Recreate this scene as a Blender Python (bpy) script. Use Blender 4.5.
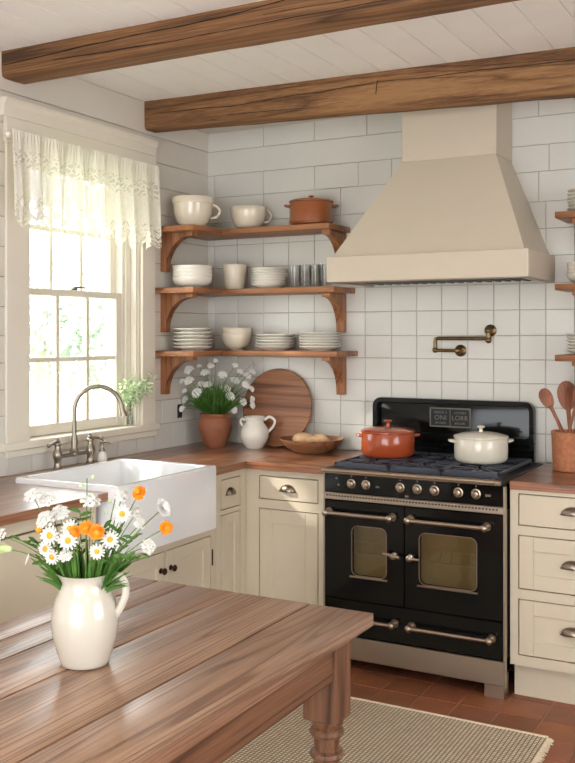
import bpy, bmesh, math, random
from mathutils import Vector, Matrix, noise
random.seed(7)
for o in list(bpy.data.objects): bpy.data.objects.remove(o)
PI = math.pi
S = bpy.context.scene
C = S.collection

# ------------------------------------------------------------------ camera
CAM = Vector((3.04, -4.6, 1.53)); YAW = math.radians(28.7); FPX = 953.0; HZ = 335.0; CX = 287.5
cd = bpy.data.cameras.new('camera'); cam = bpy.data.objects.new('camera', cd); C.objects.link(cam)
cam.location = CAM; cam.rotation_euler = (PI/2, 0, YAW)
cd.sensor_fit = 'VERTICAL'; cd.sensor_height = 24.0; cd.lens = 24.0*FPX/763.0
cd.shift_y = -(381.5-HZ)/763.0
cd.clip_start = 0.05; cd.clip_end = 200
S.camera = cam

# ------------------------------------------------------------------ world, sun, large lights, exposure
w = bpy.data.worlds.new('sky'); S.world = w; w.use_nodes = True
wn = w.node_tree.nodes; wl = w.node_tree.links; wn.clear()
wo = wn.new('ShaderNodeOutputWorld'); bg = wn.new('ShaderNodeBackground')
bg.inputs[0].default_value = (0.90, 0.955, 1.0, 1); bg.inputs[1].default_value = 13.0
wl.new(bg.outputs[0], wo.inputs[0])

def area(name, loc, rot, sx, sy, power, col):
    l = bpy.data.lights.new(name, 'AREA'); l.shape = 'RECTANGLE'; l.size = sx; l.size_y = sy
    l.energy = power; l.color = col
    o = bpy.data.objects.new(name, l); C.objects.link(o); o.location = loc; o.rotation_euler = rot
    return o
sd = bpy.data.lights.new('sun', 'SUN'); sd.energy = 9.0; sd.angle = math.radians(3); sd.color = (1.0, 0.95, 0.88)
so = bpy.data.objects.new('sun', sd); C.objects.link(so)
so.rotation_euler = Vector((1.0, 0.72, -0.86)).to_track_quat('-Z', 'Y').to_euler()
# sky light entering through the sink window (portal); two added fill lamps out of view
po = area('window_portal', (-0.16, -1.05, 1.7), (0, -PI/2, 0), 1.3, 0.8, 1, (1, 1, 1)); po.data.cycles.is_portal = True
area('added_rear_fill', (2.3, -6.28, 1.35), (PI/2+.45, 0, 0), 2.6, 2.1, 25, (1.0, 0.88, 0.72))  # added fill lamp behind the camera, tilted up to lift the ceiling
area('added_side_fill', (5.28, -2.9, 1.6), (0, PI/2, 0), 1.4, 1.8, 3, (1.0, 0.93, 0.84))  # added weak fill lamp at the unseen right wall
S.view_settings.view_transform = 'Standard'; S.view_settings.look = 'None'
S.view_settings.gamma = 1.0; S.view_settings.use_curve_mapping = False
S.view_settings.exposure = -0.85

# ------------------------------------------------------------------ measuring: a pixel of the photo met with a real plane
FW = Vector((-math.sin(YAW), math.cos(YAW), 0)); RT = Vector((math.cos(YAW), math.sin(YAW), 0))
def on(px, py, ax, v):
    r = FW + RT*((px-CX)/FPX) + Vector((0, 0, -(py-HZ)/FPX))
    return CAM + r*((v-CAM[ax])/r[ax])

# ------------------------------------------------------------------ materials
def newmat(name):
    m = bpy.data.materials.new(name); m.use_nodes = True
    nt = m.node_tree; b = nt.nodes['Principled BSDF']
    return m, nt, b
def lin(c): return tuple(((x/255)/12.92 if x/255 <= 0.04045 else (((x/255)+0.055)/1.055)**2.4) for x in c)+(1,)
def node(nt, t, **k):
    n = nt.nodes.new(t)
    for a, v in k.items():
        if a in n.inputs: n.inputs[a].default_value = v
        else: setattr(n, a, v)
    return n
def coords(nt, scale=(1,1,1), out='Object', rot=(0,0,0)):
    tc = nt.nodes.new('ShaderNodeTexCoord'); mp = nt.nodes.new('ShaderNodeMapping')
    mp.inputs['Scale'].default_value = scale; mp.inputs['Rotation'].default_value = rot
    nt.links.new(tc.outputs[out], mp.inputs[0]); return mp.outputs[0]
def ramp(nt, fac, stops):
    r = nt.nodes.new('ShaderNodeValToRGB'); nt.links.new(fac, r.inputs[0])
    e = r.color_ramp.elements
    e[0].position, e[0].color = stops[0]; e[1].position, e[1].color = stops[-1]
    for p, c in stops[1:-1]:
        x = e.new(p); x.color = c
    return r.outputs[0]
def bump(nt, b, h, strength=0.2, dist=0.01):
    bp = nt.nodes.new('ShaderNodeBump'); bp.inputs['Strength'].default_value = strength
    bp.inputs['Distance'].default_value = dist
    nt.links.new(h, bp.inputs['Height']); nt.links.new(bp.outputs[0], b.inputs['Normal'])
def mul(c, k): return tuple(min(1, x*k) for x in c[:3])+(1,)
def plain(name, col, rough=0.5, metal=0.0, var=0.06, scale=8, bmp=0.0, bscale=60, coat=0.0, spec=0.5, attr=False):
    m, nt, b = newmat(name)
    n = node(nt, 'ShaderNodeTexNoise', Scale=scale, Detail=4.0)
    nt.links.new(coords(nt), n.inputs['Vector'])
    c = ramp(nt, n.outputs['Fac'], [(0.3, mul(col, 1-var)), (0.7, mul(col, 1+var))])
    if attr:
        a = node(nt, 'ShaderNodeAttribute', attribute_name='tint')
        mx = node(nt, 'ShaderNodeMix', data_type='RGBA', blend_type='MULTIPLY'); mx.inputs[0].default_value = 1
        nt.links.new(c, mx.inputs[6]); nt.links.new(a.outputs['Color'], mx.inputs[7]); c = mx.outputs[2]
    nt.links.new(c, b.inputs['Base Color'])
    b.inputs['Roughness'].default_value = rough; b.inputs['Metallic'].default_value = metal
    b.inputs['Coat Weight'].default_value = coat; b.inputs['Coat Roughness'].default_value = 0.08
    b.inputs['Specular IOR Level'].default_value = spec
    if bmp:
        n2 = node(nt, 'ShaderNodeTexNoise', Scale=bscale, Detail=5.0)
        nt.links.new(coords(nt), n2.inputs['Vector']); bump(nt, b, n2.outputs['Fac'], bmp, 0.004)
    return m
def wood(name, dark, mid, light, axis='X', rough=0.4, ring=14, stretch=14, coat=0.0, bstr=0.25, attr=False, fine=1.0, cracks=False, croug=0.22, line=0.5):
    """long-grained timber: slow tone changes, curving growth-ring lines and fine fibre streaks"""
    m, nt, b = newmat(name)
    def ax(l, c): return {'X': (l, c, c), 'Y': (c, l, c), 'Z': (c, c, l)}[axis]
    def noise_(sc, scale, det=3.0, dist=0.0, rgh=0.5):
        n = node(nt, 'ShaderNodeTexNoise', Scale=scale, Detail=det, Distortion=dist, Roughness=rgh)
        nt.links.new(coords(nt, sc), n.inputs['Vector']); return n.outputs['Fac']
    def math_(op, x, y, z=None):
        n = node(nt, 'ShaderNodeMath', operation=op)
        for i, q in enumerate((x, y, z)):
            if q is None: continue
            if isinstance(q, (int, float)): n.inputs[i].default_value = q
            else: nt.links.new(q, n.inputs[i])
        return n.outputs[0]
    tone = noise_(ax(0.3, 5), 1.6*fine, 3.0, 0.1, 0.5)
    field = noise_(ax(0.05, 1.0), 4.5*fine, 2.0, 0.12)
    rg = math_('PINGPONG', math_('MULTIPLY', field, ring*2.6), 1.0)
    lines = math_('POWER', rg, 4.0)
    fib = noise_(ax(1.0, 60), 3.0*fine, 4.0, 0.0, 0.7)
    v = math_('MULTIPLY_ADD', math_('SUBTRACT', fib, 0.5), 0.9, tone)
    v = math_('MULTIPLY_ADD', lines, -0.26*line*2, v)
    c = ramp(nt, v, [(0.22, dark), (0.50, mid), (0.74, light)])
    if attr:
        a = node(nt, 'ShaderNodeAttribute', attribute_name='tint')
        mx = node(nt, 'ShaderNodeMix', data_type='RGBA', blend_type='MULTIPLY'); mx.inputs[0].default_value = 1
        nt.links.new(c, mx.inputs[6]); nt.links.new(a.outputs['Color'], mx.inputs[7]); c = mx.outputs[2]
    nt.links.new(c, b.inputs['Base Color'])
    b.inputs['Roughness'].default_value = rough
    b.inputs['Coat Weight'].default_value = coat; b.inputs['Coat Roughness'].default_value = croug
    bump(nt, b, v, bstr, 0.003)
    return m
M = {}
M['wall'] = plain('wall_paint', lin((228, 221, 209)), 0.55, var=0.02, scale=3)
M['tile'] = plain('glazed_tile', lin((217, 214, 206)), 0.22, var=0.02, scale=5, bmp=0.06, bscale=9, attr=True)
M['grout'] = plain('grout', lin((158, 150, 136)), 0.9)
M['gap'] = plain('board_gap', lin((172, 162, 146)), 0.9)
M['ceil'] = plain('ceiling_paint', lin((250, 248, 244)), 0.6, var=0.015, attr=True)
M['board'] = plain('painted_board', lin((214, 207, 195)), 0.5, var=0.02, scale=4, attr=True)
M['trim'] = plain('trim_paint', lin((226, 218, 202)), 0.4, var=0.015)
M['cab'] = plain('cabinet_paint', lin((210, 197, 174)), 0.42, var=0.02)
M['hood'] = plain('hood_paint', lin((200, 187, 167)), 0.5, var=0.015)
M['shadowgap'] = plain('cabinet_gap_shade', lin((70, 55, 42)), 0.8)  # dark colour paints the shade in gaps around doors and drawers
M['crack'] = plain('dark_crack', lin((34, 24, 16)), 0.9)
M['floor'] = plain('terracotta_tile', lin((160, 98, 68)), 0.42, var=0.14, scale=9, bmp=0.12, bscale=25, attr=True)
M['fgrout'] = plain('floor_grout', lin((176, 140, 112)), 0.9)
M['beam'] = wood('hewn_oak_beam', lin((72, 46, 26)), lin((124, 86, 52)), lin((156, 116, 76)), 'X', 0.8, ring=9, stretch=10, bstr=0.6, cracks=True)
WD = (lin((98, 58, 40)), lin((150, 98, 68)), lin((178, 128, 94)))
M['counter_y'] = wood('worktop_wood_y', *WD, 'Y', 0.4, ring=10, coat=1.0, croug=0.3, attr=True)
M['counter_x'] = wood('worktop_wood_x', *WD, 'X', 0.34, ring=10, coat=0.4, attr=True)
M['shelf_x'] = wood('shelf_wood_x', lin((104, 62, 36)), lin((154, 100, 62)), lin((180, 126, 84)), 'X', 0.45, ring=8)
M['shelf_y'] = wood('shelf_wood_y', lin((104, 62, 36)), lin((154, 100, 62)), lin((180, 126, 84)), 'Y', 0.45, ring=8)
M['shelf_z'] = wood('shelf_wood_z', lin((104, 62, 36)), lin((154, 100, 62)), lin((180, 126, 84)), 'Z', 0.45, ring=8)
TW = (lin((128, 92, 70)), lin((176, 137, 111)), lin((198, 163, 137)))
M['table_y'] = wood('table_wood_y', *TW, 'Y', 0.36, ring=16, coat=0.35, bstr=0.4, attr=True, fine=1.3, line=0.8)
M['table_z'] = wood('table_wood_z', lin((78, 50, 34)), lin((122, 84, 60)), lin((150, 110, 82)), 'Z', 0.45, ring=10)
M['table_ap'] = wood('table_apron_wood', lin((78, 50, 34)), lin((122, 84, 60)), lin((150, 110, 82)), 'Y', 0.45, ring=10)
M['board_w'] = wood('walnut_board', lin((96, 58, 38)), lin((146, 95, 64)), lin((172, 120, 86)), 'X', 0.45, ring=6, stretch=20)
M['bowl_w'] = wood('bowl_wood', lin((104, 66, 42)), lin((150, 104, 70)), lin((176, 128, 90)), 'X', 0.45, ring=6)
M['spoon'] = wood('spoon_wood', lin((120, 70, 46)), lin((160, 102, 72)), lin((182, 124, 92)), 'Z', 0.5, ring=5)
M['spoon2'] = wood('dark_spoon_wood', lin((104, 56, 32)), lin((146, 86, 54)), lin((170, 108, 72)), 'Z', 0.5, ring=5)
M['china'] = plain('white_china', lin((232, 226, 214)), 0.18, var=0.01, coat=0.4)
M['cream_china'] = plain('cream_china', lin((226, 214, 192)), 0.2, var=0.01, coat=0.4)
M['jugwhite'] = plain('cream_glaze', lin((212, 205, 191)), 0.14, var=0.01, coat=0.6)
M['sink'] = plain('fireclay', lin((240, 240, 240)), 0.08, var=0.005, coat=0.6)
M['nickel'] = plain('brushed_nickel', lin((148, 138, 124)), 0.3, 1.0, var=0.1, scale=30)
M['pewter'] = plain('pewter', lin((140, 128, 114)), 0.3, 1.0, var=0.1, scale=30)
M['brass'] = plain('aged_brass', lin((122, 100, 70)), 0.35, 1.0, var=0.2, scale=40)
M['bronze'] = plain('dark_bronze', lin((60, 44, 34)), 0.4, 0.8, var=0.1)
M['warmsteel'] = plain('warm_steel', lin((172, 156, 138)), 0.3, 1.0, var=0.06, scale=30)
M['steel'] = plain('stainless', lin((176, 164, 148)), 0.36, 1.0, var=0.05, scale=3)
M['enamel'] = plain('black_enamel', lin((16, 17, 16)), 0.10, var=0.0, spec=0.28)
M['iron'] = plain('cast_iron', lin((78, 82, 94)), 0.34, 0.5, var=0.1, bmp=0.1)
M['black'] = plain('black_matte', lin((12, 12, 12)), 0.5)
M['redpot'] = plain('rust_enamel', lin((168, 74, 38)), 0.2, var=0.05, coat=0.5)
M['creampot'] = plain('cream_enamel', lin((222, 214, 196)), 0.2, var=0.01, coat=0.5)
M['terra_glaze'] = plain('brown_glaze', lin((148, 82, 44)), 0.25, var=0.1, coat=0.4)
M['terra'] = plain('terracotta', lin((146, 90, 62)), 0.6, var=0.14, scale=14, bmp=0.2, bscale=40)
M['basket'] = plain('woven_crock', lin((176, 112, 76)), 0.7, var=0.2, scale=60, bmp=0.7, bscale=90)
M['bread'] = plain('bread_crust', lin((206, 168, 128)), 0.8, var=0.25, scale=14, bmp=0.3, bscale=50)
M['stem'] = plain('green_stem', lin((92, 128, 50)), 0.5, var=0.2, scale=30)
M['leaf'] = plain('green_leaf', lin((74, 116, 42)), 0.5, var=0.25, scale=30)
M['leafpale'] = plain('pale_leaf', lin((206, 222, 180)), 0.5, var=0.15, scale=30)  # on the sill sprigs the pale tone stands in for backlight
M['petal'] = plain('white_petal', lin((230, 228, 222)), 0.6, var=0.02)
M['petal_bright'] = plain('bright_white_petal', lin((248, 247, 242)), 0.6, var=0.01)  # whiter copy of petal, offsets the shelf's shade on the pot blossoms
M['yellow'] = plain('yellow_centre', lin((232, 168, 40)), 0.7, var=0.15, scale=200, bmp=0.4, bscale=300)
M['orange'] = plain('orange_petal', lin((238, 150, 30)), 0.6, var=0.12, scale=90)
M['lime'] = plain('lime_petal', lin((206, 226, 160)), 0.6, var=0.08)
M['lead'] = plain('plate_lettering', lin((112, 110, 102)), 0.5, 0.5)
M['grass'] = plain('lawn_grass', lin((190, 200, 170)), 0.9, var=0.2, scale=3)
M['treeleaf'] = plain('tree_leaf', lin((186, 196, 178)), 0.8, var=0.25, scale=2)  # outdoor haze and glare put into the pale leaf and bark colours
M['bark'] = plain('bark', lin((170, 162, 148)), 0.9, var=0.2)
M['soap'] = plain('soap_bottle', lin((236, 230, 220)), 0.2, var=0.01)
M['outlet'] = plain('bronze_outlet', lin((58, 48, 40)), 0.4, 0.4)
M['cavity'] = plain('oven_lining', lin((150, 134, 96)), 0.4, var=0.1)  # olive tone stands in for the room reflected in the door glass

def glass_mat(name, tint, gloss, edge=0.9):
    m, nt, b = newmat(name); nt.nodes.remove(b)
    out = nt.nodes['Material Output']
    t = node(nt, 'ShaderNodeBsdfTransparent'); t.inputs[0].default_value = tint
    g = node(nt, 'ShaderNodeBsdfGlossy'); g.inputs['Roughness'].default_value = 0.02
    f = node(nt, 'ShaderNodeLayerWeight'); f.inputs['Blend'].default_value = 0.5
    pw = node(nt, 'ShaderNodeMath', operation='POWER'); pw.inputs[1].default_value = 5.0
    nt.links.new(f.outputs['Facing'], pw.inputs[0])
    ml = node(nt, 'ShaderNodeMath', operation='MULTIPLY_ADD'); ml.inputs[1].default_value = edge; ml.inputs[2].default_value = gloss+0.04
    nt.links.new(pw.outputs[0], ml.inputs[0])
    mx = node(nt, 'ShaderNodeMixShader'); nt.links.new(ml.outputs[0], mx.inputs[0])
    nt.links.new(t.outputs[0], mx.inputs[1]); nt.links.new(g.outputs[0], mx.inputs[2]); nt.links.new(mx.outputs[0], out.inputs[0])
    return m
M['pane'] = glass_mat('window_glass', (0.98, 0.99, 0.98, 1), 0.0)
M['ovenglass'] = glass_mat('oven_glass', (0.86, 0.83, 0.74, 1), 0.03)
M['clear'] = glass_mat('clear_glass', (0.985, 0.99, 0.985, 1), -0.01, 0.35)

def cloth_mat():
    m, nt, b = newmat('lace_cloth'); nt.nodes.remove(b); out = nt.nodes['Material Output']
    tc = nt.nodes.new('ShaderNodeUVMap'); sp = nt.nodes.new('ShaderNodeSeparateXYZ'); nt.links.new(tc.outputs[0], sp.inputs[0])
    df = node(nt, 'ShaderNodeBsdfDiffuse'); df.inputs[0].default_value = lin((240, 236, 222))
    tr = node(nt, 'ShaderNodeBsdfTranslucent'); tr.inputs[0].default_value = lin((222, 214, 196))
    mx = node(nt, 'ShaderNodeMixShader'); mx.inputs[0].default_value = 0.24
    nt.links.new(df.outputs[0], mx.inputs[1]); nt.links.new(tr.outputs[0], mx.inputs[2])
    tp = node(nt, 'ShaderNodeBsdfTransparent')
    # floral lace: rings and cells that are open mesh inside the two bands
    mp = nt.nodes.new('ShaderNodeMapping'); mp.inputs['Scale'].default_value = (42, 18, 1); nt.links.new(tc.outputs[0], mp.inputs[0])
    vo = node(nt, 'ShaderNodeTexVoronoi', feature='DISTANCE_TO_EDGE', Scale=1.0); nt.links.new(mp.outputs[0], vo.inputs['Vector'])
    holes = node(nt, 'ShaderNodeMath', operation='GREATER_THAN'); holes.inputs[1].default_value = 0.13
    nt.links.new(vo.outputs['Distance'], holes.inputs[0])
    mp2 = nt.nodes.new('ShaderNodeMapping'); mp2.inputs['Scale'].default_value = (150, 60, 1); nt.links.new(tc.outputs[0], mp2.inputs[0])
    vo2 = node(nt, 'ShaderNodeTexVoronoi', feature='DISTANCE_TO_EDGE', Scale=1.0); nt.links.new(mp2.outputs[0], vo2.inputs['Vector'])
    h2 = node(nt, 'ShaderNodeMath', operation='GREATER_THAN'); h2.inputs[1].default_value = 0.04
    nt.links.new(vo2.outputs['Distance'], h2.inputs[0])
    hh = node(nt, 'ShaderNodeMath', operation='MULTIPLY'); nt.links.new(holes.outputs[0], hh.inputs[0]); nt.links.new(h2.outputs[0], hh.inputs[1])
    bands = ramp(nt, sp.outputs[1], [(0.0, (0.75,)*3+(1,)), (0.055, (0.95,)*3+(1,)), (0.21, (0.8,)*3+(1,)), (0.24, (0.06,)*3+(1,)),
                                     (0.56, (0.06,)*3+(1,)), (0.60, (0.42,)*3+(1,)), (0.76, (0.42,)*3+(1,)), (0.80, (0.04,)*3+(1,)), (1.0, (0.0,)*3+(1,))])
    base = node(nt, 'ShaderNodeMath', operation='MULTIPLY'); nt.links.new(bands, base.inputs[0]); nt.links.new(hh.outputs[0], base.inputs[1])
    fin = node(nt, 'ShaderNodeMath', operation='MULTIPLY_ADD'); fin.inputs[1].default_value = 0.95; fin.inputs[2].default_value = 0.02
    nt.links.new(base.outputs[0], fin.inputs[0])
    m2 = node(nt, 'ShaderNodeMixShader'); nt.links.new(fin.outputs[0], m2.inputs[0])
    nt.links.new(mx.outputs[0], m2.inputs[1]); nt.links.new(tp.outputs[0], m2.inputs[2]); nt.links.new(m2.outputs[0], out.inputs[0])
    return m
M['lace'] = cloth_mat()
def rug_mat():
    m, nt, b = newmat('woven_jute'); v = coords(nt, (1, 1, 1))
    br = node(nt, 'ShaderNodeTexBrick', Scale=1.0); br.offset = 0.0
    br.inputs['Brick Width'].default_value = 0.0155; br.inputs['Row Height'].default_value = 0.0155
    br.inputs['Mortar Size'].default_value = 0.0028; br.inputs['Mortar Smooth'].default_value = 0.7
    br.inputs['Color1'].default_value = lin((240, 226, 202)); br.inputs['Color2'].default_value = lin((226, 206, 176)); br.inputs['Mortar'].default_value = lin((132, 104, 76))
    nt.links.new(v, br.inputs['Vector']); nt.links.new(br.outputs['Color'], b.inputs['Base Color'])
    inv = node(nt, 'ShaderNodeMath', operation='SUBTRACT'); inv.inputs[0].default_value = 1; nt.links.new(br.outputs['Fac'], inv.inputs[1])
    bump(nt, b, inv.outputs[0], 1.0, 0.006); b.inputs['Roughness'].default_value = 0.95
    return m
M['rug'] = rug_mat(); M['fringe'] = plain('jute_fringe', lin((220, 202, 172)), 0.95, var=0.1, scale=60)

# ------------------------------------------------------------------ mesh helpers
class MB:
    def __init__(s): s.v = []; s.f = []; s.m = []; s.t = []; s.uv = {}
    def add(s, vs, fs, mi=0, tint=1.0, mat=None):
        o = len(s.v)
        s.v += [tuple(mat @ Vector(v)) if mat else tuple(v) for v in vs]
        for f in fs: s.f.append(tuple(i+o for i in f)); s.m.append(mi); s.t.append(tint)
        return s
    def box(s, x0, x1, y0, y1, z0, z1, b=0.0, mi=0, tint=1.0, mat=None, seg=1):
        x0, x1 = min(x0, x1), max(x0, x1); y0, y1 = min(y0, y1), max(y0, y1); z0, z1 = min(z0, z1), max(z0, z1)
        bm = bmesh.new(); bmesh.ops.create_cube(bm, size=1)
        for v in bm.verts: v.co = Vector(((x0+x1)/2+v.co.x*(x1-x0), (y0+y1)/2+v.co.y*(y1-y0), (z0+z1)/2+v.co.z*(z1-z0)))
        b = min(b, 0.45*min(x1-x0, y1-y0, z1-z0))
        if b > 0: bmesh.ops.bevel(bm, geom=bm.edges[:]+bm.verts[:], offset=b, segments=seg, affect='EDGES', profile=0.5)
        return s.bm(bm, mi, tint, mat)
    def bm(s, bm, mi=0, tint=1.0, mat=None):
        bm.verts.index_update()
        s.add([v.co.copy() for v in bm.verts], [[v.index for v in f.verts] for f in bm.faces], mi, tint, mat); bm.free(); return s
    def lathe(s, prof, c=(0, 0, 0), seg=32, mi=0, sx=1, sy=1, mat=None, tint=1.0):
        vs = []; fs = []; n = len(prof)
        for i in range(seg):
            a = 2*PI*i/seg
            for r, z in prof: vs.append((c[0]+r*math.cos(a)*sx, c[1]+r*math.sin(a)*sy, c[2]+z))
        for i in range(seg):
            j = (i+1) % seg
            for k in range(n-1): fs.append((i*n+k, j*n+k, j*n+k+1, i*n+k+1))
        if prof[0][0] > 1e-6: fs.append(tuple(i*n for i in range(seg))[::-1])
        if prof[-1][0] > 1e-6: fs.append(tuple(i*n+n-1 for i in range(seg)))
        return s.add(vs, fs, mi, tint, mat)
    def tube(s, pts, r, seg=8, mi=0, cap=True, tint=1.0, flat=1.0):
        pts = [Vector(p) for p in pts]; n = len(pts)
        rr = r if isinstance(r, (list, tuple)) else [r]*n
        vs = []; fs = []; up = None
        for i, p in enumerate(pts):
            t = (pts[min(i+1, n-1)]-pts[max(i-1, 0)]).normalized()
            if up is None: up = Vector((0, 0, 1)) if abs(t.z) < 0.9 else Vector((1, 0, 0))
            a = t.cross(up).normalized() if t.cross(up).length > 1e-4 else Vector((1, 0, 0))
            b2 = a.cross(t).normalized(); up = b2
            for k in range(seg):
                an = 2*PI*k/seg; vs.append(p + a*math.cos(an)*rr[i] + b2*math.sin(an)*rr[i]*flat)
        for i in range(n-1):
            for k in range(seg):
                k2 = (k+1) % seg; fs.append((i*seg+k, i*seg+k2, (i+1)*seg+k2, (i+1)*seg+k))
        if cap: fs.append(tuple(range(seg))[::-1]); fs.append(tuple((n-1)*seg+k for k in range(seg)))
        return s.add(vs, fs, mi, tint)
    def prism(s, poly, ax, a0, a1, b=0.0, mi=0, tint=1.0):
        # poly: 2D points in the two other axes, extruded along ax
        bm = bmesh.new()
        def P(u, v, a): return {'X': (a, u, v), 'Y': (u, a, v), 'Z': (u, v, a)}[ax]
        vs = [bm.verts.new(P(u, v, a0)) for u, v in poly]; f = bm.faces.new(vs)
        r = bmesh.ops.extrude_face_region(bm, geom=[f]); d = Vector(P(0, 0, a1))-Vector(P(0, 0, a0))
        for g in r['geom']:
            if isinstance(g, bmesh.types.BMVert): g.co += d
        bmesh.ops.recalc_face_normals(bm, faces=bm.faces)
        if b > 0: bmesh.ops.bevel(bm, geom=[e for e in bm.edges], offset=b, segments=2, affect='EDGES', profile=0.5)
        return s.bm(bm, mi, tint)
    def ball(s, c, r, sx=1, sy=1, sz=1, mi=0, u=12, v=8, mat=None):
        bm = bmesh.new(); bmesh.ops.create_uvsphere(bm, u_segments=u, v_segments=v, radius=r)
        for x in bm.verts: x.co = Vector((c[0]+x.co.x*sx, c[1]+x.co.y*sy, c[2]+x.co.z*sz))
        return s.bm(bm, mi, 1.0, mat)
    def cyl(s, p0, p1, r, seg=16, mi=0, r2=None): return s.tube([p0, p1], [r, r if r2 is None else r2], seg, mi)
    def build(s, name, mats, parent=None, kind=None, smooth=35, local=True):
        """world coordinates; put into the parent's frame when local is True"""
        me = bpy.data.meshes.new(name)
        off = Vector((0, 0, 0))
        if parent is not None and local:
            p = parent
            while p is not None: off += p.location; p = p.parent
        me.from_pydata([tuple(Vector(v)-off) for v in s.v], [], s.f)
        if not isinstance(mats, (list, tuple)): mats = [mats]
        for m in mats: me.materials.append(M[m] if isinstance(m, str) else m)
        me.polygons.foreach_set('material_index', s.m)
        if any(t != 1.0 for t in s.t):
            at = me.attributes.new('tint', 'FLOAT_COLOR', 'FACE')
            fl = []
            for t in s.t: fl += [t, t, t, 1] if isinstance(t, (int, float)) else list(t)+[1]
            at.data.foreach_set('color', fl)
        else:
            at = me.attributes.new('tint', 'FLOAT_COLOR', 'FACE'); at.data.foreach_set('color', [1.0]*4*len(s.f))
        bm = bmesh.new(); bm.from_mesh(me); bmesh.ops.recalc_face_normals(bm, faces=bm.faces); bm.to_mesh(me); bm.free()
        if smooth:
            me.polygons.foreach_set('use_smooth', [True]*len(s.f))
            me.set_sharp_from_angle(angle=math.radians(smooth))
        me.update()
        o = bpy.data.objects.new(name, me); C.objects.link(o)
        if parent is not None: o.parent = parent
        if kind: o['kind'] = kind
        return o
def struct(name, mb, mats, parent=None, **k): return mb.build(name, mats, parent, kind='structure', **k)
def thing(name, label, cat, loc, group=None):
    o = bpy.data.objects.new(name, None); C.objects.link(o); o.location = loc; o.empty_display_size = 0.05
    o['label'] = label; o['category'] = cat
    if group: o['group'] = group
    return o
def tag(o, label, cat, group=None):
    o['label'] = label; o['category'] = cat
    if group: o['group'] = group
    return o
def recenter(o, base):
    b = Vector(base); o.data.transform(Matrix.Translation(-b)); o.location = b; return o
def arc(c, r, a0, a1, n): return [(c[0]+r*math.cos(a0+(a1-a0)*i/n), c[1]+r*math.sin(a0+(a1-a0)*i/n)) for i in range(n+1)]
def spline(pts, n=8):
    pts = [Vector(p) for p in pts]; out = []
    P = [pts[0]*2-pts[1]]+pts+[pts[-1]*2-pts[-2]]
    for i in range(1, len(P)-2):
        for k in range(n):
            t = k/n; a, b, c, d = P[i-1], P[i], P[i+1], P[i+2]
            out.append(0.5*((2*b)+(c-a)*t+(2*a-5*b+4*c-d)*t*t+(3*b-3*c+d-a)*t**3))
    out.append(pts[-1]); return out

# ================================================================== THE SETTING
CEIL = 2.745; XR = 5.2; YF = -6.2
rows = [-0.02, 0.11, 0.24, 0.37, 0.5, 0.63, 0.76, 0.92, 1.055, 1.182, 1.295, 1.41, 1.527, 1.652, 1.78, 1.91, 2.04, 2.17, 2.315, 2.443, 2.58, 2.745]
cols = [0.0, 0.045, 0.2, 0.372, 0.531, 0.69, 0.847, 0.99, 1.14, 1.278, 1.412, 1.548, 1.68, 1.808, 1.934, 2.07]
while cols[-1] < XR: cols.append(cols[-1]+0.135)
G = 0.0022
def tile(mb, P, u0, u1, v0, v1, t=0.006, g=G, tint=1.0, be=0.0018):
    u0 += g/2; u1 -= g/2; v0 += g/2; v1 -= g/2
    if u1-u0 < 0.004 or v1-v0 < 0.004: return
    vs = [P(u0, v0, 0), P(u1, v0, 0), P(u1, v1, 0), P(u0, v1, 0),
          P(u0, v0, t-be), P(u1, v0, t-be), P(u1, v1, t-be), P(u0, v1, t-be),
          P(u0+be, v0+be, t), P(u1-be, v0+be, t), P(u1-be, v1-be, t), P(u0+be, v1-be, t)]
    fs = [(0, 1, 5, 4), (1, 2, 6, 5), (2, 3, 7, 6), (3, 0, 4, 7), (4, 5, 9, 8), (5, 6, 10, 9), (6, 7, 11, 10), (7, 4, 8, 11), (8, 9, 10, 11)]
    mb.add(vs, fs, 0, tint)
# back wall: square tiles low, longer courses high
bw = MB()
PB = lambda u, v, t: (u, -t, v)
for i in range(len(rows)-1):
    z0, z1 = rows[i], rows[i+1]
    if z1 <= 2.18: cs = cols
    elif z0 < 2.2: cs = [0, 0.372, 0.847, 1.2, 1.9, 2.35, 3.0, 3.6, 4.2, XR]
    elif z0 < 2.4: cs = [0, 0.045, 0.372, 0.69, 0.95, 1.14, 1.5, 1.95, 2.5, 3.2, 3.9, 4.5, XR]
    elif z0 < 2.5: cs = [0, 1.3, 2.4, 3.6, XR]
    else: cs = [0, 0.372, 0.69, 1.0, 1.3, 1.9, 2.5, 3.1, 3.9, 4.6, XR]
    for a, b in zip(cs[:-1], cs[1:]):
        tile(bw, PB, a, min(b, XR), z0, z1, tint=random.uniform(0.965, 1.0))
bw.box(-0.15, XR+0.15, 0.0, 0.15, -0.05, CEIL+0.05, mi=1)
struct('wall_back', bw, ['tile', 'grout'])
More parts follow.
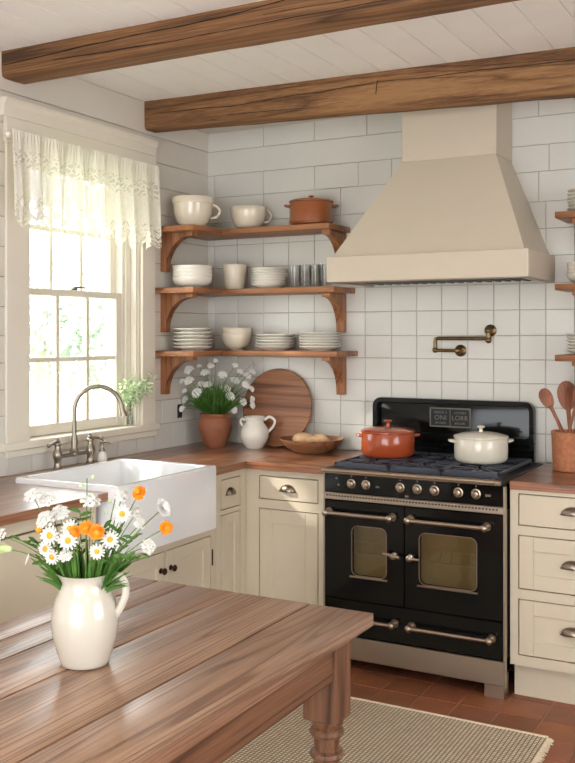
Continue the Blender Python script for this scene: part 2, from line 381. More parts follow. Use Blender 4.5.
# left wall with the window opening
WY0, WY1, WZ0, WZ1 = -1.457, -0.646, 1.062, 2.36
lw = MB()
PL = lambda u, v, t: (t, u, v)
def ltile(u0, u1, v0, v1, mi, tint):
    n0 = len(lw.f)
    segs = [(u0, u1, v0, v1)]
    if v1 > WZ0+0.001 and v0 < WZ1-0.001 and u1 > WY0 and u0 < WY1:
        segs = []
        if u0 < WY0: segs.append((u0, min(u1, WY0), v0, v1))
        if u1 > WY1: segs.append((max(u0, WY1), u1, v0, v1))
        if v0 < WZ0: segs.append((max(u0, WY0), min(u1, WY1), v0, WZ0))
        if v1 > WZ1: segs.append((max(u0, WY0), min(u1, WY1), WZ1, v1))
    for s_ in segs: tile(lw, PL, *s_, tint=tint, g=G if mi == 0 else 0.0035)
    for k in range(n0, len(lw.f)): lw.m[k] = mi
for i in range(len(rows)-1):
    z0, z1 = rows[i], rows[i+1]
    if z1 < 1.2:
        ys = [0, -0.16, -0.30]+[-0.30-0.15*k for k in range(1, 41)]
        if i % 2: ys = [0]+[y-0.075 for y in ys[1:]]
        for a, b in zip(ys[:-1], ys[1:]): ltile(b, a, z0, z1, 0, random.uniform(0.965, 1.0))
    else:
        ltile(YF, 0, z0, z1, 2, random.uniform(0.97, 1.0))
T_ = 0.15
lw.box(-T_, 0, YF-.15, WY0, -0.05, CEIL+.05, mi=1); lw.box(-T_, 0, WY1, 0.0, -0.05, CEIL+.05, mi=1)
lw.box(-T_, 0, WY0, WY1, -0.05, WZ0, mi=1); lw.box(-T_, 0, WY0, WY1, WZ1, CEIL+.05, mi=1)
struct('wall_left', lw, ['tile', 'gap', 'board'])
# right and front walls stand behind the camera's view; openings added for the fill lamps
rw = MB(); rw.box(XR, XR+.15, YF-.15, -3.9, -.05, CEIL+.05); rw.box(XR, XR+.15, -1.9, 0.15, -.05, CEIL+.05)
rw.box(XR, XR+.15, -3.9, -1.9, -.05, 0.85); rw.box(XR, XR+.15, -3.9, -1.9, 2.35, CEIL+.05)
struct('wall_right', rw, 'wall')
fw = MB(); fw.box(-.15, 0.95, YF-.15, YF, -.05, CEIL+.05); fw.box(3.65, XR+.15, YF-.15, YF, -.05, CEIL+.05); fw.box(0.95, 3.65, YF-.15, YF, 2.42, CEIL+.05)
struct('wall_front', fw, 'wall')
# floor: square terracotta tiles
fl = MB(); PF = lambda u, v, t: (u, v, t-0.006)
x = 1.935-0.172*12; tile_w = 0.172
while x < XR:
    y = -0.62-0.172*33
    while y < 0:
        k = random.uniform(0.6, 1.0); tile(fl, PF, max(x, 0), min(x+tile_w, XR), max(y, YF), min(y+tile_w, 0), g=0.0045, tint=(k, k*random.uniform(.88, 1.06), k*random.uniform(.84, 1.04)))
        y += tile_w
    x += tile_w
fl.box(-.15, XR+.15, YF-.15, .15, -0.06, -0.0035, mi=1)
struct('floor', fl, ['floor', 'fgrout'])
# ceiling: painted planks, lower strip along the back wall
cl = MB(); PC = lambda u, v, t: (u, v, CEIL+0.006-t)
x = 1.624-0.155*11
while x < XR:
    tile(cl, PC, max(x, 0.0), min(x+0.155, XR), YF, 0, g=0.0028, tint=random.uniform(0.98, 1)); x += 0.155
cl.box(-.15, XR+.15, YF-.15, .15, CEIL+.006, CEIL+.1, mi=1)
struct('ceiling', cl, ['ceil', 'gap'])
sf = MB(); sf.box(0.006, XR, -0.42, -0.006, 2.685, CEIL-.001, .002); struct('trim_1', sf, 'board')

# window: casing, crown, sill, jambs, two sashes of six lights each
wi = bpy.data.objects.new('window_1', None); C.objects.link(wi); wi.location = (0, -1.05, WZ0); wi['kind'] = 'structure'
def wpart(name, mb, m): return mb.build(name, m, wi)
mb = MB()
for k in range(6): mb.box(.006, .022+.002*(k % 2), -1.594, -1.457, 1.062, 2.36, .003) if k == 0 else None
mb.box(.006, .024, WY1, -.535, 1.062, 2.36, .003); mb.box(.006, .026, -1.60, -.53, 2.36, 2.47, .003)
wpart('casing', mb, 'trim')
mb = MB(); mb.prism([(0.006, 2.47), (.028, 2.47), (.030, 2.515), (.038, 2.525), (.042, 2.535), (.042, 2.548), (.006, 2.548)], 'Y', -1.615, -.535, 0.0); wpart('crown_moulding', mb, 'trim')
mb = MB(); mb.box(-.10, .040, -1.63, -.515, 1.030, 1.0655, .004); mb.box(.006, .028, -1.60, -.53, 1.0, 1.030, .003)
wpart('sill', mb, 'trim')
mb = MB(); mb.box(-.15, .006, WY0, WY0+.012, WZ0, WZ1, .001); mb.box(-.15, .006, WY1-.012, WY1, WZ0, WZ1, .001); mb.box(-.15, .006, WY0, WY1, WZ1-.014, WZ1, .001)
mb.box(-.15, -.09, WY0, WY1, WZ0-.03, WZ0+.006, .001)
mb.box(-.15, -.048, WY1-.0775, WY1-.012, WZ0, WZ1-.014, .002); mb.box(-.048, -.036, WY1-.060, WY1-.012, WZ0, WZ1-.014, .002)
for y0, y1 in ((WY0+.012, WY0+.026), (WY1-.026, WY1-.012)):
    mb.box(-.055, -.040, y0, y1, WZ0, WZ1-.014, .001); mb.box(-.035, .0, y0, y1, WZ0, WZ1-.014, .002)
wpart('jamb', mb, 'trim')
def sash(name, x0, x1, z0, z1, rows_, bot, top, zm):
    y0, y1 = WY0+.013, WY1-.078
    st = .042
    m = MB(); m.box(x0, x1, y0, y0+st, z0, z1, .003); m.box(x0, x1, y1-st, y1, z0, z1, .003)
    m.box(x0, x1, y0+st, y1-st, z0, z0+bot, .003); m.box(x0, x1, y0+st, y1-st, z1-top, z1, .003)
    o = wpart(name, m, 'trim')
    gy0, gy1, gz0, gz1 = y0+st, y1-st, z0+bot, z1-top
    m = MB()
    for k in (1, 2):
        y = gy0+(gy1-gy0)*k/3; m.box(x0+.004, x1-.004, y-.012, y+.012, gz0, gz1, .003)
    for z in zm: m.box(x0+.005, x1-.005, gy0, gy1, z-.011, z+.011, .003)
    m.build('muntins', 'trim', o)
    m = MB(); xm = (x0+x1)/2; m.box(xm-.002, xm+.002, gy0-.004, gy1+.004, gz0-.004, gz1+.004); m.build('pane', 'pane', o)
    return o
sash('lower_sash', -.088, -.052, 1.068, 1.745, 2, .050, .032, [1.415])
sash('upper_sash', -.128, -.092, 1.712, 2.345, 2, .032, .05, [2.03])
mb = MB(); mb.box(-.074, -.062, -1.085, -1.045, 1.7455, 1.754, .002); mb.tube([(-.068, -1.05, 1.758), (-.062, -1.02, 1.762), (-.060, -.995, 1.759)], .005, 8); mb.cyl((-.068, -1.06, 1.754), (-.068, -1.06, 1.764), .009)
wpart('sash_lock', mb, 'pewter')

# ------------------------------------------------------------------ ceiling beams
def beam(label, L, R_, zl, zr, seed, x1=XR, cracks=()):
    # L: (yfront, yback) at x=0; R_: at x=2.12
    rd = random.Random(seed); m = MB(); n = 60; vs = []; fs = []
    ring = 12
    for i in range(n+1):
        x = 0.007+(x1-0.02)*i/n; t = min(x, 2.7)/2.12
        yf = L[0]+(R_[0]-L[0])*t; yb = L[1]+(R_[1]-L[1])*t; zb = zl+(zr-zl)*t; zt = CEIL-.0005
        w_ = lambda k: 0.004*noise.noise(Vector((x*3+seed, k*7.3, 0)))+0.002*noise.noise(Vector((x*14, k*3.1+seed, 0)))
        pr = [(yf+w_(0), zt), (yf+w_(1), zb+(zt-zb)*.55), (yf+w_(2), zb+.02), (yf+.006+w_(3)*.4, zb+.005+w_(3)*.4), (yf+.018, zb+w_(4)),
              ((yf+yb)/2, zb+w_(5)), (yb-.018, zb+w_(6)), (yb-.006+w_(7)*.4, zb+.005), (yb+w_(8), zb+.02), (yb+w_(9), zb+(zt-zb)*.55), (yb+w_(10), zt), ((yf+yb)/2, zt)]
        vs += [(x, y, z) for y, z in pr]
    for i in range(n):
        for k in range(ring):
            k2 = (k+1) % ring; fs.append((i*ring+k, i*ring+k2, (i+1)*ring+k2, (i+1)*ring+k))
    fs.append(tuple(range(ring))[::-1]); fs.append(tuple(n*ring+k for k in range(ring)))
    m.add(vs, fs)
    for (pts, wd) in cracks:      # drying cracks: narrow dark splits on the front face
        N = 60; vs = []
        for i in range(N+1):
            f_ = i/N*(len(pts)-1); k = min(int(f_), len(pts)-2); g_ = f_-k
            x = pts[k][0]*(1-g_)+pts[k+1][0]*g_; v_ = pts[k][1]*(1-g_)+pts[k+1][1]*g_+.03*noise.noise(Vector((x*6, seed*3.3, 1)))
            t = x/2.12; yf = L[0]+(R_[0]-L[0])*t; zb = zl+(zr-zl)*t; z = zb+(CEIL-zb)*v_
            yy = yf-.0045; hw_ = wd*(.35+.9*abs(noise.noise(Vector((x*9, seed, 2)))))*min(1, 6*min(i, N-i)/N+.15)
            vs += [(x, yy, z-hw_), (x, yy, z+hw_), (x, yy+.012, z+hw_), (x, yy+.012, z-hw_)]
        fs = [(4*i+a, 4*i+(a+1) % 4, 4*i+4+(a+1) % 4, 4*i+4+a) for i in range(N) for a in range(4)]
        m.add(vs, fs, 1)
    tag(recenter(m.build('ceiling_beam', ['beam', 'crack'], smooth=50), (2, (L[0]+L[1])/2, CEIL)), label, 'beam')
beam('rough brown timber ceiling beam nearer the viewer, running across the top of the picture', (-1.61, -1.46), (-1.60, -1.46), 2.632, 2.632, 3, cracks=(([(.02, .45), (.5, .62), (1.1, .70), (1.5, .95)], .0022), ([(.3, .30), (.9, .22), (1.6, .30), (2.6, .2)], .0018), ([(1.3, .55), (1.9, .5)], .0012)))
beam('rough brown timber ceiling beam nearer the back wall, passing just in front of the hood chimney', (-.61, -.50), (-.50, -.385), 2.598, 2.555, 11, cracks=(([(.05, .55), (.5, .5), (.9, .62), (1.28, .72)], .0018), ([(1.285, .40), (1.29, .70), (1.295, .75)], .003), ([(1.29, .72), (1.7, .70), (2.3, .72), (2.8, .6)], .0022), ([(.5, .25), (1.0, .2)], .0012)))

# ================================================================== WORKTOPS AND CABINETS
SX0, SX1, SY0, SY1 = .16, .70, -1.69, -.985       # sink
CT = .92; CTH = .035
ct = MB()
def plank_fill(m, x0, x1, y0, y1, ax, wdt, mi, b=.0012):
    a = x0 if ax == 'Y' else y0; e = x1 if ax == 'Y' else y1
    while a < e-.001:
        c = min(a+wdt, e)
        if e-c < .02: c = e
        t = random.uniform(.80, 1.0); tt = (t, t*random.uniform(.96, 1), t*random.uniform(.93, 1))
        if ax == 'Y': m.box(a, c, y0, y1, CT-CTH, CT, b, mi, tt)
        else: m.box(x0, x1, a, c, CT-CTH, CT, b, mi, tt)
        a = c
plank_fill(ct, .006, .655, -4.2, SY0-.002, 'Y', .11, 0)
plank_fill(ct, .006, SX0-.002, SY0-.002, SY1+.002, 'Y', .16, 0)
plank_fill(ct, .006, .655, SY1+.002, -.645, 'Y', .11, 0)
plank_fill(ct, .006, .655, -.645, -.0065, 'Y', .11, 0)
plank_fill(ct, .655, 1.087, -.655, -.0065, 'X', .11, 1)
o = ct.build('worktop', ['counter_y', 'counter_x']); tag(recenter(o, (.3, -.3, CT-CTH)), 'long L-shaped wooden worktop around the sink and into the corner', 'worktop')
ct = MB(); plank_fill(ct, 1.940, 3.6, -.655, -.0065, 'X', .11, 1)
o = ct.build('worktop', ['counter_y', 'counter_x']); tag(recenter(o, (2.6, -.3, CT-CTH)), 'wooden worktop to the right of the range under the utensil crock', 'worktop')

# a face plane: cabinets facing +x (left run, face at x=f) or -y (back run, face at y=f)
def fbox(m, face, f, u0, u1, v0, v1, d0, d1, b=.0015, mi=0):
    """d0..d1 = depth outwards from the face plane"""
    if face == 'X': m.box(f+d0, f+d1, u0, u1, v0, v1, b, mi)
    else: m.box(u0, u1, f-d1, f-d0, v0, v1, b, mi)
def fpt(face, f, u, v, d): return (f+d, u, v) if face == 'X' else (u, f-d, v)
def shaker(parent, name, face, f, u0, u1, v0, v1, st=.055, gap=.0042):
    m = MB(); u0 += gap; u1 -= gap; v0 += gap; v1 -= gap
    if st > 0:
        fbox(m, face, f, u0, u0+st, v0, v1, -.018, 0); fbox(m, face, f, u1-st, u1, v0, v1, -.018, 0)
        fbox(m, face, f, u0+st, u1-st, v0, v0+st, -.018, 0); fbox(m, face, f, u0+st, u1-st, v1-st, v1, -.018, 0)
        fbox(m, face, f, u0+st-.002, u1-st+.002, v0+st-.002, v1-st+.002, -.017, -.009, 0)
    else: fbox(m, face, f, u0, u1, v0, v1, -.018, 0)
    return m.build(name, 'cab', parent)
def cup_pull(parent, face, f, u, v, wd=.085):
    m = MB(); n = 14; rings = 7; vs = []; fs = []
    for i in range(rings+1):                      # quarter dome open downwards
        e = (PI/2)*i/rings
        for k in range(n+1):
            a = PI*k/n
            du = math.cos(a)*wd/2*math.cos(e*0.96); dv = math.sin(a)*.034*math.cos(e*.96); dd = math.sin(e)*.026
            vs.append(fpt(face, f, u+du, v+dv, dd))
    for i in range(rings):
        for k in range(n): fs.append((i*(n+1)+k, i*(n+1)+k+1, (i+1)*(n+1)+k+1, (i+1)*(n+1)+k))
    m.add(vs, fs)
    fbox(m, face, f, u-wd/2-.004, u+wd/2+.004, v-.004, v+.003, 0, .004, .001)
    o = m.build('cup_pull', 'pewter', parent)
    md = o.modifiers.new('s', 'SOLIDIFY'); md.thickness = .0015
    return o
def round_knob(parent, face, f, u, v, r=.015, mat='bronze'):
    m = MB(); a = Vector(fpt(face, f, u, v, 0)); b = Vector(fpt(face, f, u, v, 1))-a
    m.tube([a+b*t for t in (0, .002, .004, .012, .016, .022, .027, .030)], [r*.8, r*.8, r*.35, r*.32, r*.8, r, r*.8, r*.25], 16)
    return m.build('knob', mat, parent)
def carcass(m, face, f, u0, u1, v0, v1, openings, fr=.018):
    """face frame with openings cut out; the box stands behind"""
    us = sorted({u0, u1}|{a for o in openings for a in o[:2]}); vs_ = sorted({v0, v1}|{a for o in openings for a in o[2:4]})
    for a, b in zip(us[:-1], us[1:]):
        for c, d in zip(vs_[:-1], vs_[1:]):
            mu, mv = (a+b)/2, (c+d)/2
            if any(o[0] < mu < o[1] and o[2] < mv < o[3] for o in openings): continue
            fbox(m, face, f, a, b, c, d, -fr, 0, 0)
    for o in openings: fbox(m, face, f, o[0]-.01, o[1]+.01, o[2]-.01, o[3]+.01, -fr-.004, -fr-.0005, 0, 1)
TOP = CT-CTH-.001; XF = .63; YB = -.62
# left run, far left: panelled cabinet
t = thing('base_cabinet', 'plain cream base cabinet under the worktop left of the white sink', 'cabinet', (.3, -2.6, 0))
m = MB(); op = (-2.94, -1.75, .15, .838); carcass(m, 'X', XF, -3.4, -1.735, .1, TOP, [op]); m.box(.01, XF-.03, -3.4, -1.735, .1, .12); m.box(.01, XF-.07, -3.4, -1.735, 0, .1, mi=0); m.build('body', ['cab', 'shadowgap'], t)
shaker(t, 'door', 'X', XF, op[0], op[1], op[2], op[3]-.004, 0)
# sink cabinet
t = thing('sink_cabinet', 'cream two-door cabinet below the white farmhouse sink', 'cabinet', (.3, -1.35, 0))
ops = [(-1.715, -1.285, .15, .61), (-1.275, -.93, .15, .61)]
m = MB(); carcass(m, 'X', XF, -1.733, -.893, .1, .655, ops); m.box(.01, XF-.07, -1.733, -.893, 0, .1); m.box(.01, XF-.03, -1.733, -.893, .1, .12); m.build('body', ['cab', 'shadowgap'], t)
d1 = shaker(t, 'door', 'X', XF, *ops[0]); round_knob(d1, 'X', XF, -1.317, .53)
d2 = shaker(t, 'door', 'X', XF, *ops[1]); round_knob(d2, 'X', XF, -1.245, .53)
mb = MB(); mb.box(XF, XF+.006, -.926, -.918, .47, .545, .002); h = mb.build('hinge', 'bronze', t); 
# drawer cabinet between sink and corner
t = thing('base_cabinet', 'narrow cream cabinet with one drawer between the sink and the corner', 'cabinet', (.3, -.77, 0))
ops = [(-.845, -.672, .708, .853), (-.845, -.672, .15, .687)]
m = MB(); carcass(m, 'X', XF, -.891, YB-.001, .1, TOP, ops); m.box(.01, XF-.07, -.891, -.55, 0, .1); m.box(.01, XF-.03, -.891, -.63, .1, .12); m.build('body', ['cab', 'shadowgap'], t)
d = shaker(t, 'drawer', 'X', XF, *ops[0], st=0); cup_pull(d, 'X', XF, -.765, .775, .075)
shaker(t, 'door', 'X', XF, *ops[1], st=.045)
# back run cabinet
t = thing('base_cabinet', 'cream cabinet with a drawer over a door, left of the range', 'cabinet', (.86, -.3, 0))
ops = [(.704, 1.026, .738, .853), (.704, 1.026, .15, .695)]
m = MB(); carcass(m, 'Y', YB, XF+.001, 1.085, .1, TOP, ops); m.box(XF+.02, 1.085, -.54, -.01, 0, .1); m.box(1.07, 1.085, YB+.03, -.01, .1, TOP); m.build('body', ['cab', 'shadowgap'], t)
d = shaker(t, 'drawer', 'Y', YB, *ops[0], st=0); cup_pull(d, 'Y', YB, .862, .785)
shaker(t, 'door', 'Y', YB, *ops[1], st=.065)
# right drawers
YR = -.64
t = thing('drawer_cabinet', 'cream cabinet of three drawers right of the range', 'cabinet', (2.26, -.3, 0))
ops = [(1.972, 2.42, .733, .868), (1.972, 2.42, .468, .695), (1.972, 2.42, .192, .428)]
m = MB(); carcass(m, 'Y', YR, 1.938, 2.45, .15, TOP, ops); m.box(1.938, 2.45, -.57, -.01, 0, .15); m.box(1.938, 1.95, YR+.02, -.01, .15, TOP); m.build('body', ['cab', 'shadowgap'], t)
for k, o_ in enumerate(ops):
    d = shaker(t, 'drawer', 'Y', YR, *o_, st=0 if k == 0 else .06); cup_pull(d, 'Y', YR, (o_[0]+o_[1])/2, (o_[2]+o_[3])/2+(-.005 if k else -.005), .095)

# ================================================================== SINK, TAP, SOAP
t = thing('farmhouse_sink', 'white fireclay farmhouse sink with a deep apron front', 'sink', (.43, -1.35, .66))
bm = bmesh.new(); zt, zb = .943, .662
def rr(x0, x1, y0, y1, r, z, n=5):
    pts = []
    for cx, cy, a in ((x1-r, y1-r, 0), (x0+r, y1-r, PI/2), (x0+r, y0+r, PI), (x1-r, y0+r, 1.5*PI)): pts += [(cx+r*math.cos(a+PI/2*i/n), cy+r*math.sin(a+PI/2*i/n), z) for i in range(n+1)]
    return pts
loops = [rr(SX0, SX1, SY0, SY1, .012, zb), rr(SX0, SX1, SY0, SY1, .012, zt-.008), rr(SX0+.003, SX1-.003, SY0+.003, SY1-.003, .012, zt-.002), rr(SX0+.009, SX1-.009, SY0+.009, SY1-.009, .012, zt),
         rr(SX0+.024, SX1-.024, SY0+.024, SY1-.024, .03, zt), rr(SX0+.030, SX1-.030, SY0+.030, SY1-.030, .03, zt-.002), rr(SX0+.034, SX1-.034, SY0+.034, SY1-.034, .03, zt-.01),
         rr(SX0+.044, SX1-.044, SY0+.044, SY1-.044, .035, .74), rr(SX0+.055, SX1-.055, SY0+.055, SY1-.055, .04, .722), rr(SX0+.08, SX1-.08, SY0+.08, SY1-.08, .04, .716)]
m = MB(); n = len(loops[0]); vs = [p for l in loops for p in l]; fs = []
for i in range(len(loops)-1):
    for k in range(n): fs.append((i*n+k, i*n+(k+1) % n, (i+1)*n+(k+1) % n, (i+1)*n+k))
fs.append(tuple(range(n))[::-1]); fs.append(tuple((len(loops)-1)*n+k for k in range(n))); m.add(vs, fs)
m.build('basin', 'sink', t, smooth=60)
m = MB(); m.lathe([(.0, .0), (.04, .0), (.042, .003), (.030, .004), (.0, .002)], (.42, -1.35, .7165), 24); m.build('drain', 'nickel', t)

t = thing('bridge_faucet', 'brushed nickel bridge tap with gooseneck spout behind the sink', 'faucet', (.10, -1.25, CT))
yA, yB_ = -1.364, -1.145; xf = .10
def pillar(y): 
    m = MB(); m.lathe([(.030, 0), (.030, .006), (.022, .012), (.017, .02), (.015, .05), (.020, .06), (.022, .075), (.018, .09), (.014, .10), (.013, .115), (.018, .12), (.018, .126), (.010, .132), (.004, .136), (0, .137)], (xf, y, CT), 20); return m
for y, s in ((yA, -1), (yB_, 1)):
    p = pillar(y).build('pillar', 'nickel', t)
    m = MB(); m.tube([(xf, y, CT+.128), (xf, y+.02*s, CT+.132), (xf+.01, y+.065*s, CT+.124)], [.007, .006, .006], 10); m.ball((xf+.01, y+.068*s, CT+.124), .010); m.lathe([(.010, 0), (.012, .006), (.006, .012), (.007, .018), (0, .022)], (xf, y, CT+.132), 14)
    m.build('lever', 'nickel', p)
m = MB(); m.cyl((xf, yA, CT+.068), (xf, yB_, CT+.068), .010); m.lathe([(.014, 0), (.018, .006), (.018, .014), (.014, .02)], (xf, -1.255, CT+.058), 16)
m.build('bridge', 'nickel', t)
m = MB(); ys = -1.255
m.lathe([(.019, .075), (.022, .082), (.017, .09), (.014, .10), (.018, .12), (.015, .14), (.0125, .15), (.0125, .155)], (xf, ys, CT), 18)
pts = [(xf, ys, CT+.14), (xf, ys, CT+.26)]
R0 = .105; zc = CT+.265
for i in range(0, 15):
    a = PI-i*PI*0.93/14
    pts.append((xf+(R0+R0*math.cos(a))*0.80, ys+(R0+R0*math.cos(a))*0.62, zc+R0*1.05*math.sin(a)))
e = Vector(pts[-1]); pts.append(tuple(e+Vector((.006, .005, -.03))))
m.tube(pts, .0105, 12); e2 = Vector(pts[-1]); m.tube([e+Vector((0, 0, .004)), e+Vector((.003, .002, -.02)), e2+Vector((.001, .001, -.008)), e2+Vector((.002, .002, -.022))], [.012, .013, .017, .018], 14)
m.build('spout', 'nickel', t)
t = thing('soap_dispenser', 'small white soap bottle with a metal pump beside the tap', 'soap dispenser', (.092, -1.05, CT))
m = MB(); m.lathe([(.020, 0), (.024, .004), (.025, .03), (.022, .046), (.013, .055), (.012, .058)], (.092, -1.05, CT), 20); m.build('bottle', 'soap', t)
m = MB(); m.lathe([(.014, .058), (.014, .068), (.007, .072), (.006, .09), (.010, .094), (.011, .104), (.006, .112), (0, .113)], (.092, -1.05, CT), 16); m.tube([(.092, -1.05, CT+.1), (.12, -1.045, CT+.104), (.135, -1.043, CT+.096)], .005, 8); m.build('pump', 'nickel', t)

# ================================================================== SHELVES
def lshelf(ztop, xe, label):
    th = .028; D = .265; ye = -.54
    t = thing('corner_shelf', label, 'shelf', (.13, -.13, ztop-th))
    m = MB(); m.prism([(.0065, -.0065), (.0065, ye), (D, ye), (D, -D)], 'Z', ztop-th, ztop, .0025); m.build('shelf_board', 'shelf_y', t)
    m = MB(); m.prism([(.0075, -.0065), (D+.0012, -D-.0005), (xe, -D-.0005), (xe, -.0065)], 'Z', ztop-th, ztop, .0025); m.build('shelf_board', 'shelf_x', t)
    return t
def bracket_poly(d, h, top=.022):
    # (out, z) profile: concave curve
    pts = [(0, 0), (d, 0), (d, -top), (d-.012, -top)]
    n = 12; r0 = .032
    cx, cz = d-.012, -h+.012
    for i in range(1, n+1):
        a = PI/2+ (PI/2)*i/n
        pts.append((cx+(d-.012-r0)*math.cos(a), cz+(h-.012-top)*math.sin(a)))
    pts += [(r0, -h), (0, -h)]
    return pts
def bracket(parent, face, u0, u1, ztop, d=.205, h=.205):
    m = MB(); pl = bracket_poly(d, h)
    if face == 'X': m.prism([(.0065+a, ztop+b) for a, b in pl], 'Y', u0, u1, .0015)
    else: m.prism([(-.0065-a, ztop+b) for a, b in pl], 'X', u0, u1, .0015)
    return m.build('bracket', 'shelf_z', parent)
for zt_, xe, lb in ((2.100, .905, 'top L-shaped wooden corner shelf, carrying the cups and the brown casserole'),
                    (1.777, .935, 'middle L-shaped wooden corner shelf, carrying the drinking glasses'),
                    (1.447, .95, 'bottom L-shaped wooden corner shelf, above the flowers')):
    t = lshelf(zt_, xe, lb); zt2 = zt_-.028
    bracket(t, 'X', -.47, -.425, zt2); bracket(t, 'Y', .838, .883, zt2)
for zt_, lb in ((2.085, 'topmost short wooden shelf at the right edge, right of the hood'), (1.76, 'middle short wooden shelf at the right edge, level with the hood band'), (1.44, 'lowest short wooden shelf at the right edge, above the utensil crock')):
    t = thing('wall_shelf', lb, 'shelf', (2.4, -.13, zt_-.028))
    m = MB(); m.box(2.035, 2.9, -.26, -.0065, zt_-.028, zt_, .0025, seg=2); m.build('shelf_board', 'shelf_x', t)
    bracket(t, 'Y', 2.10, 2.145, zt_-.028); bracket(t, 'Y', 2.75, 2.795, zt_-.028)

# ------------------------------------------------------------------ crockery
def lathe_obj(name, prof, mat, loc, parent=None, seg=40, sx=1, sy=1):
    m = MB(); m.lathe(prof, (0, 0, 0), seg, sx=sx, sy=sy)
    o = m.build(name, mat, parent, local=False, smooth=50)
    o.location = loc; return o
def plate_prof(R, h): return [(R*.55, 0), (R*.57, .0), (R*.60, .004), (R*.86, h*.55), (R, h), (R*1.0, h+.0025), (R*.97, h+.0035), (R*.85, h*.55+.006), (R*.6, .008), (0, .007)]
def bowl_prof(R, h, foot=.5):
    out = [(R*foot, 0), (R*foot, .005), (R*foot*1.05, .009)]
    for i in range(1, 8): 
        a = i/7*PI/2; out.append((R*(foot*.95)+(R-R*foot*.95)*math.sin(a)**.85, .009+(h-.009)*(1-math.cos(a))))
    inn = [(R-.006, h+.0005)]+[(R*(foot*.85)+(R-.006-R*foot*.85)*math.sin(i/7*PI/2)**.85, .014+(h-.014)*(1-math.cos(i/7*PI/2))) for i in range(6, 0, -1)]
    return out+[(R-.002, h+.002)]+inn+[(0, .012)]
def stack(name, cat, prof, mat, loc, n, dz, labels, group):
    o0 = None
    for i in range(n):
        p = (loc[0]+random.uniform(-.002, .002), loc[1]+random.uniform(-.002, .002), loc[2]+.0005+i*dz)
        if o0 is None: o = o0 = lathe_obj(name, prof, mat, p)
        else:
            o = o0.copy(); C.objects.link(o); o.location = p
        tag(o, labels(i, n), cat, group)
def ordinal(i, n, what, where):
    if i == 0: return f'{what} lowest in the stack {where}'
    if i == n-1: return f'{what} on top of the stack {where}'
    if i == 1 and n > 2: return f'second {what} up in the stack {where}'
    if i == n-2: return f'{what} just below the top of the stack {where}'
    return f'{what} {["","","third","fourth","fifth","sixth"][i]} up in the stack {where}'
def lab(what, where): return lambda i, n: ordinal(i, n, what, where)
# bottom shelf
stack('plate', 'plate', plate_prof(.108, .020), 'china', (.150, -.375, 1.447), 6, .0190, lab('white plate', 'at left on the bottom shelf'), 'plates at the left end of the bottom shelf')
stack('bowl', 'bowl', bowl_prof(.082, .088, .45), 'cream_china', (.272, -.130, 1.447), 2, .032, lambda i, n: ('lower' if i == 0 else 'upper')+' of two nested cream bowls on the bottom shelf', 'nested cream bowls on the bottom shelf')
stack('plate', 'plate', plate_prof(.110, .022), 'china', (.520, -.135, 1.447), 5, .0155, lab('white plate', 'in the middle of the bottom shelf'), 'plates in the middle of the bottom shelf')
stack('plate', 'plate', plate_prof(.112, .022), 'china', (.790, -.135, 1.447), 6, .0145, lab('white plate', 'at right on the bottom shelf'), 'plates at the right end of the bottom shelf')
# middle shelf
stack('bowl', 'bowl', bowl_prof(.107, .060, .5), 'china', (.150, -.375, 1.777), 4, .0195, lab('white bowl', 'at left on the middle shelf'), 'bowls at the left end of the middle shelf')
o = lathe_obj('tumbler', [(.052, 0), (.055, .003), (.064, .09), (.067, .135), (.066, .138), (.063, .135), (.059, .09), (.05, .01), (0, .008)], 'cream_china', (.262, -.130, 1.7775)); tag(o, 'plain cream ceramic beaker on the middle shelf between bowls and plates', 'cup')
stack('plate', 'plate', plate_prof(.098, .026), 'china', (.484, -.135, 1.777), 7, .0140, lab('white plate', 'beside the drinking glasses'), 'plates beside the drinking glasses')
gp = [(.030, 0), (.033, .003), (.035, .06), (.037, .122), (.0355, .122), (.0335, .06), (.031, .012), (0, .010)]
g0 = None
for i, (x, y, wh) in enumerate(((.640, -.13, 'nearest the plates'), (.708, -.145, 'second from the plates'), (.766, -.135, 'second from the hood'), (.828, -.15, 'nearest the hood'))):
    if g0 is None: o = g0 = lathe_obj('drinking_glass', gp, 'clear', (x, y, 1.7775), seg=28)
    else: o = g0.copy(); C.objects.link(o); o.location = (x, y, 1.7775)
    tag(o, f'clear straight drinking glass {wh} on the middle shelf', 'glass', 'drinking glasses on the middle shelf')
# top shelf
def handle(m, c, ang, r0, z0, z1, out, rad=.006, n=10):
    d = Vector((math.cos(ang), math.sin(ang), 0)); pts = []
    for i in range(n+1):
        a = -PI/2+PI*i/n; pts.append(Vector(c)+d*(r0+out*math.cos(a))+Vector((0, 0, (z0+z1)/2+(z1-z0)/2*math.sin(a))))
    m.tube(pts, rad, 10)
CA = YAW  # handles face sideways to the room's diagonal
t = thing('large_cup', 'large white cup with a thick rim at the left end of the top shelf', 'cup', (.150, -.375, 2.1005))
lathe_obj('bowl_body', [(.058, 0), (.060, .006), (.085, .03), (.101, .075), (.104, .128), (.108, .130), (.110, .158), (.106, .163), (.100, .158), (.096, .08), (.055, .015), (0, .012)], 'cream_china', (0, 0, 0), t)
m = MB(); handle(m, (.150, -.375, 2.1005), YAW+.1, .098, .055, .125, .045, .0065); m.build('handle', 'cream_china', t)
t = thing('large_cup', 'white round-bellied cup with a handle in the middle of the top shelf', 'cup', (.348, -.13, 2.1005))
lathe_obj('cup_body', bowl_prof(.098, .125, .42), 'cream_china', (0, 0, 0), t)
m = MB(); handle(m, (.348, -.13, 2.1005), YAW+.1, .085, .045, .115, .042, .006); m.build('handle', 'cream_china', t)
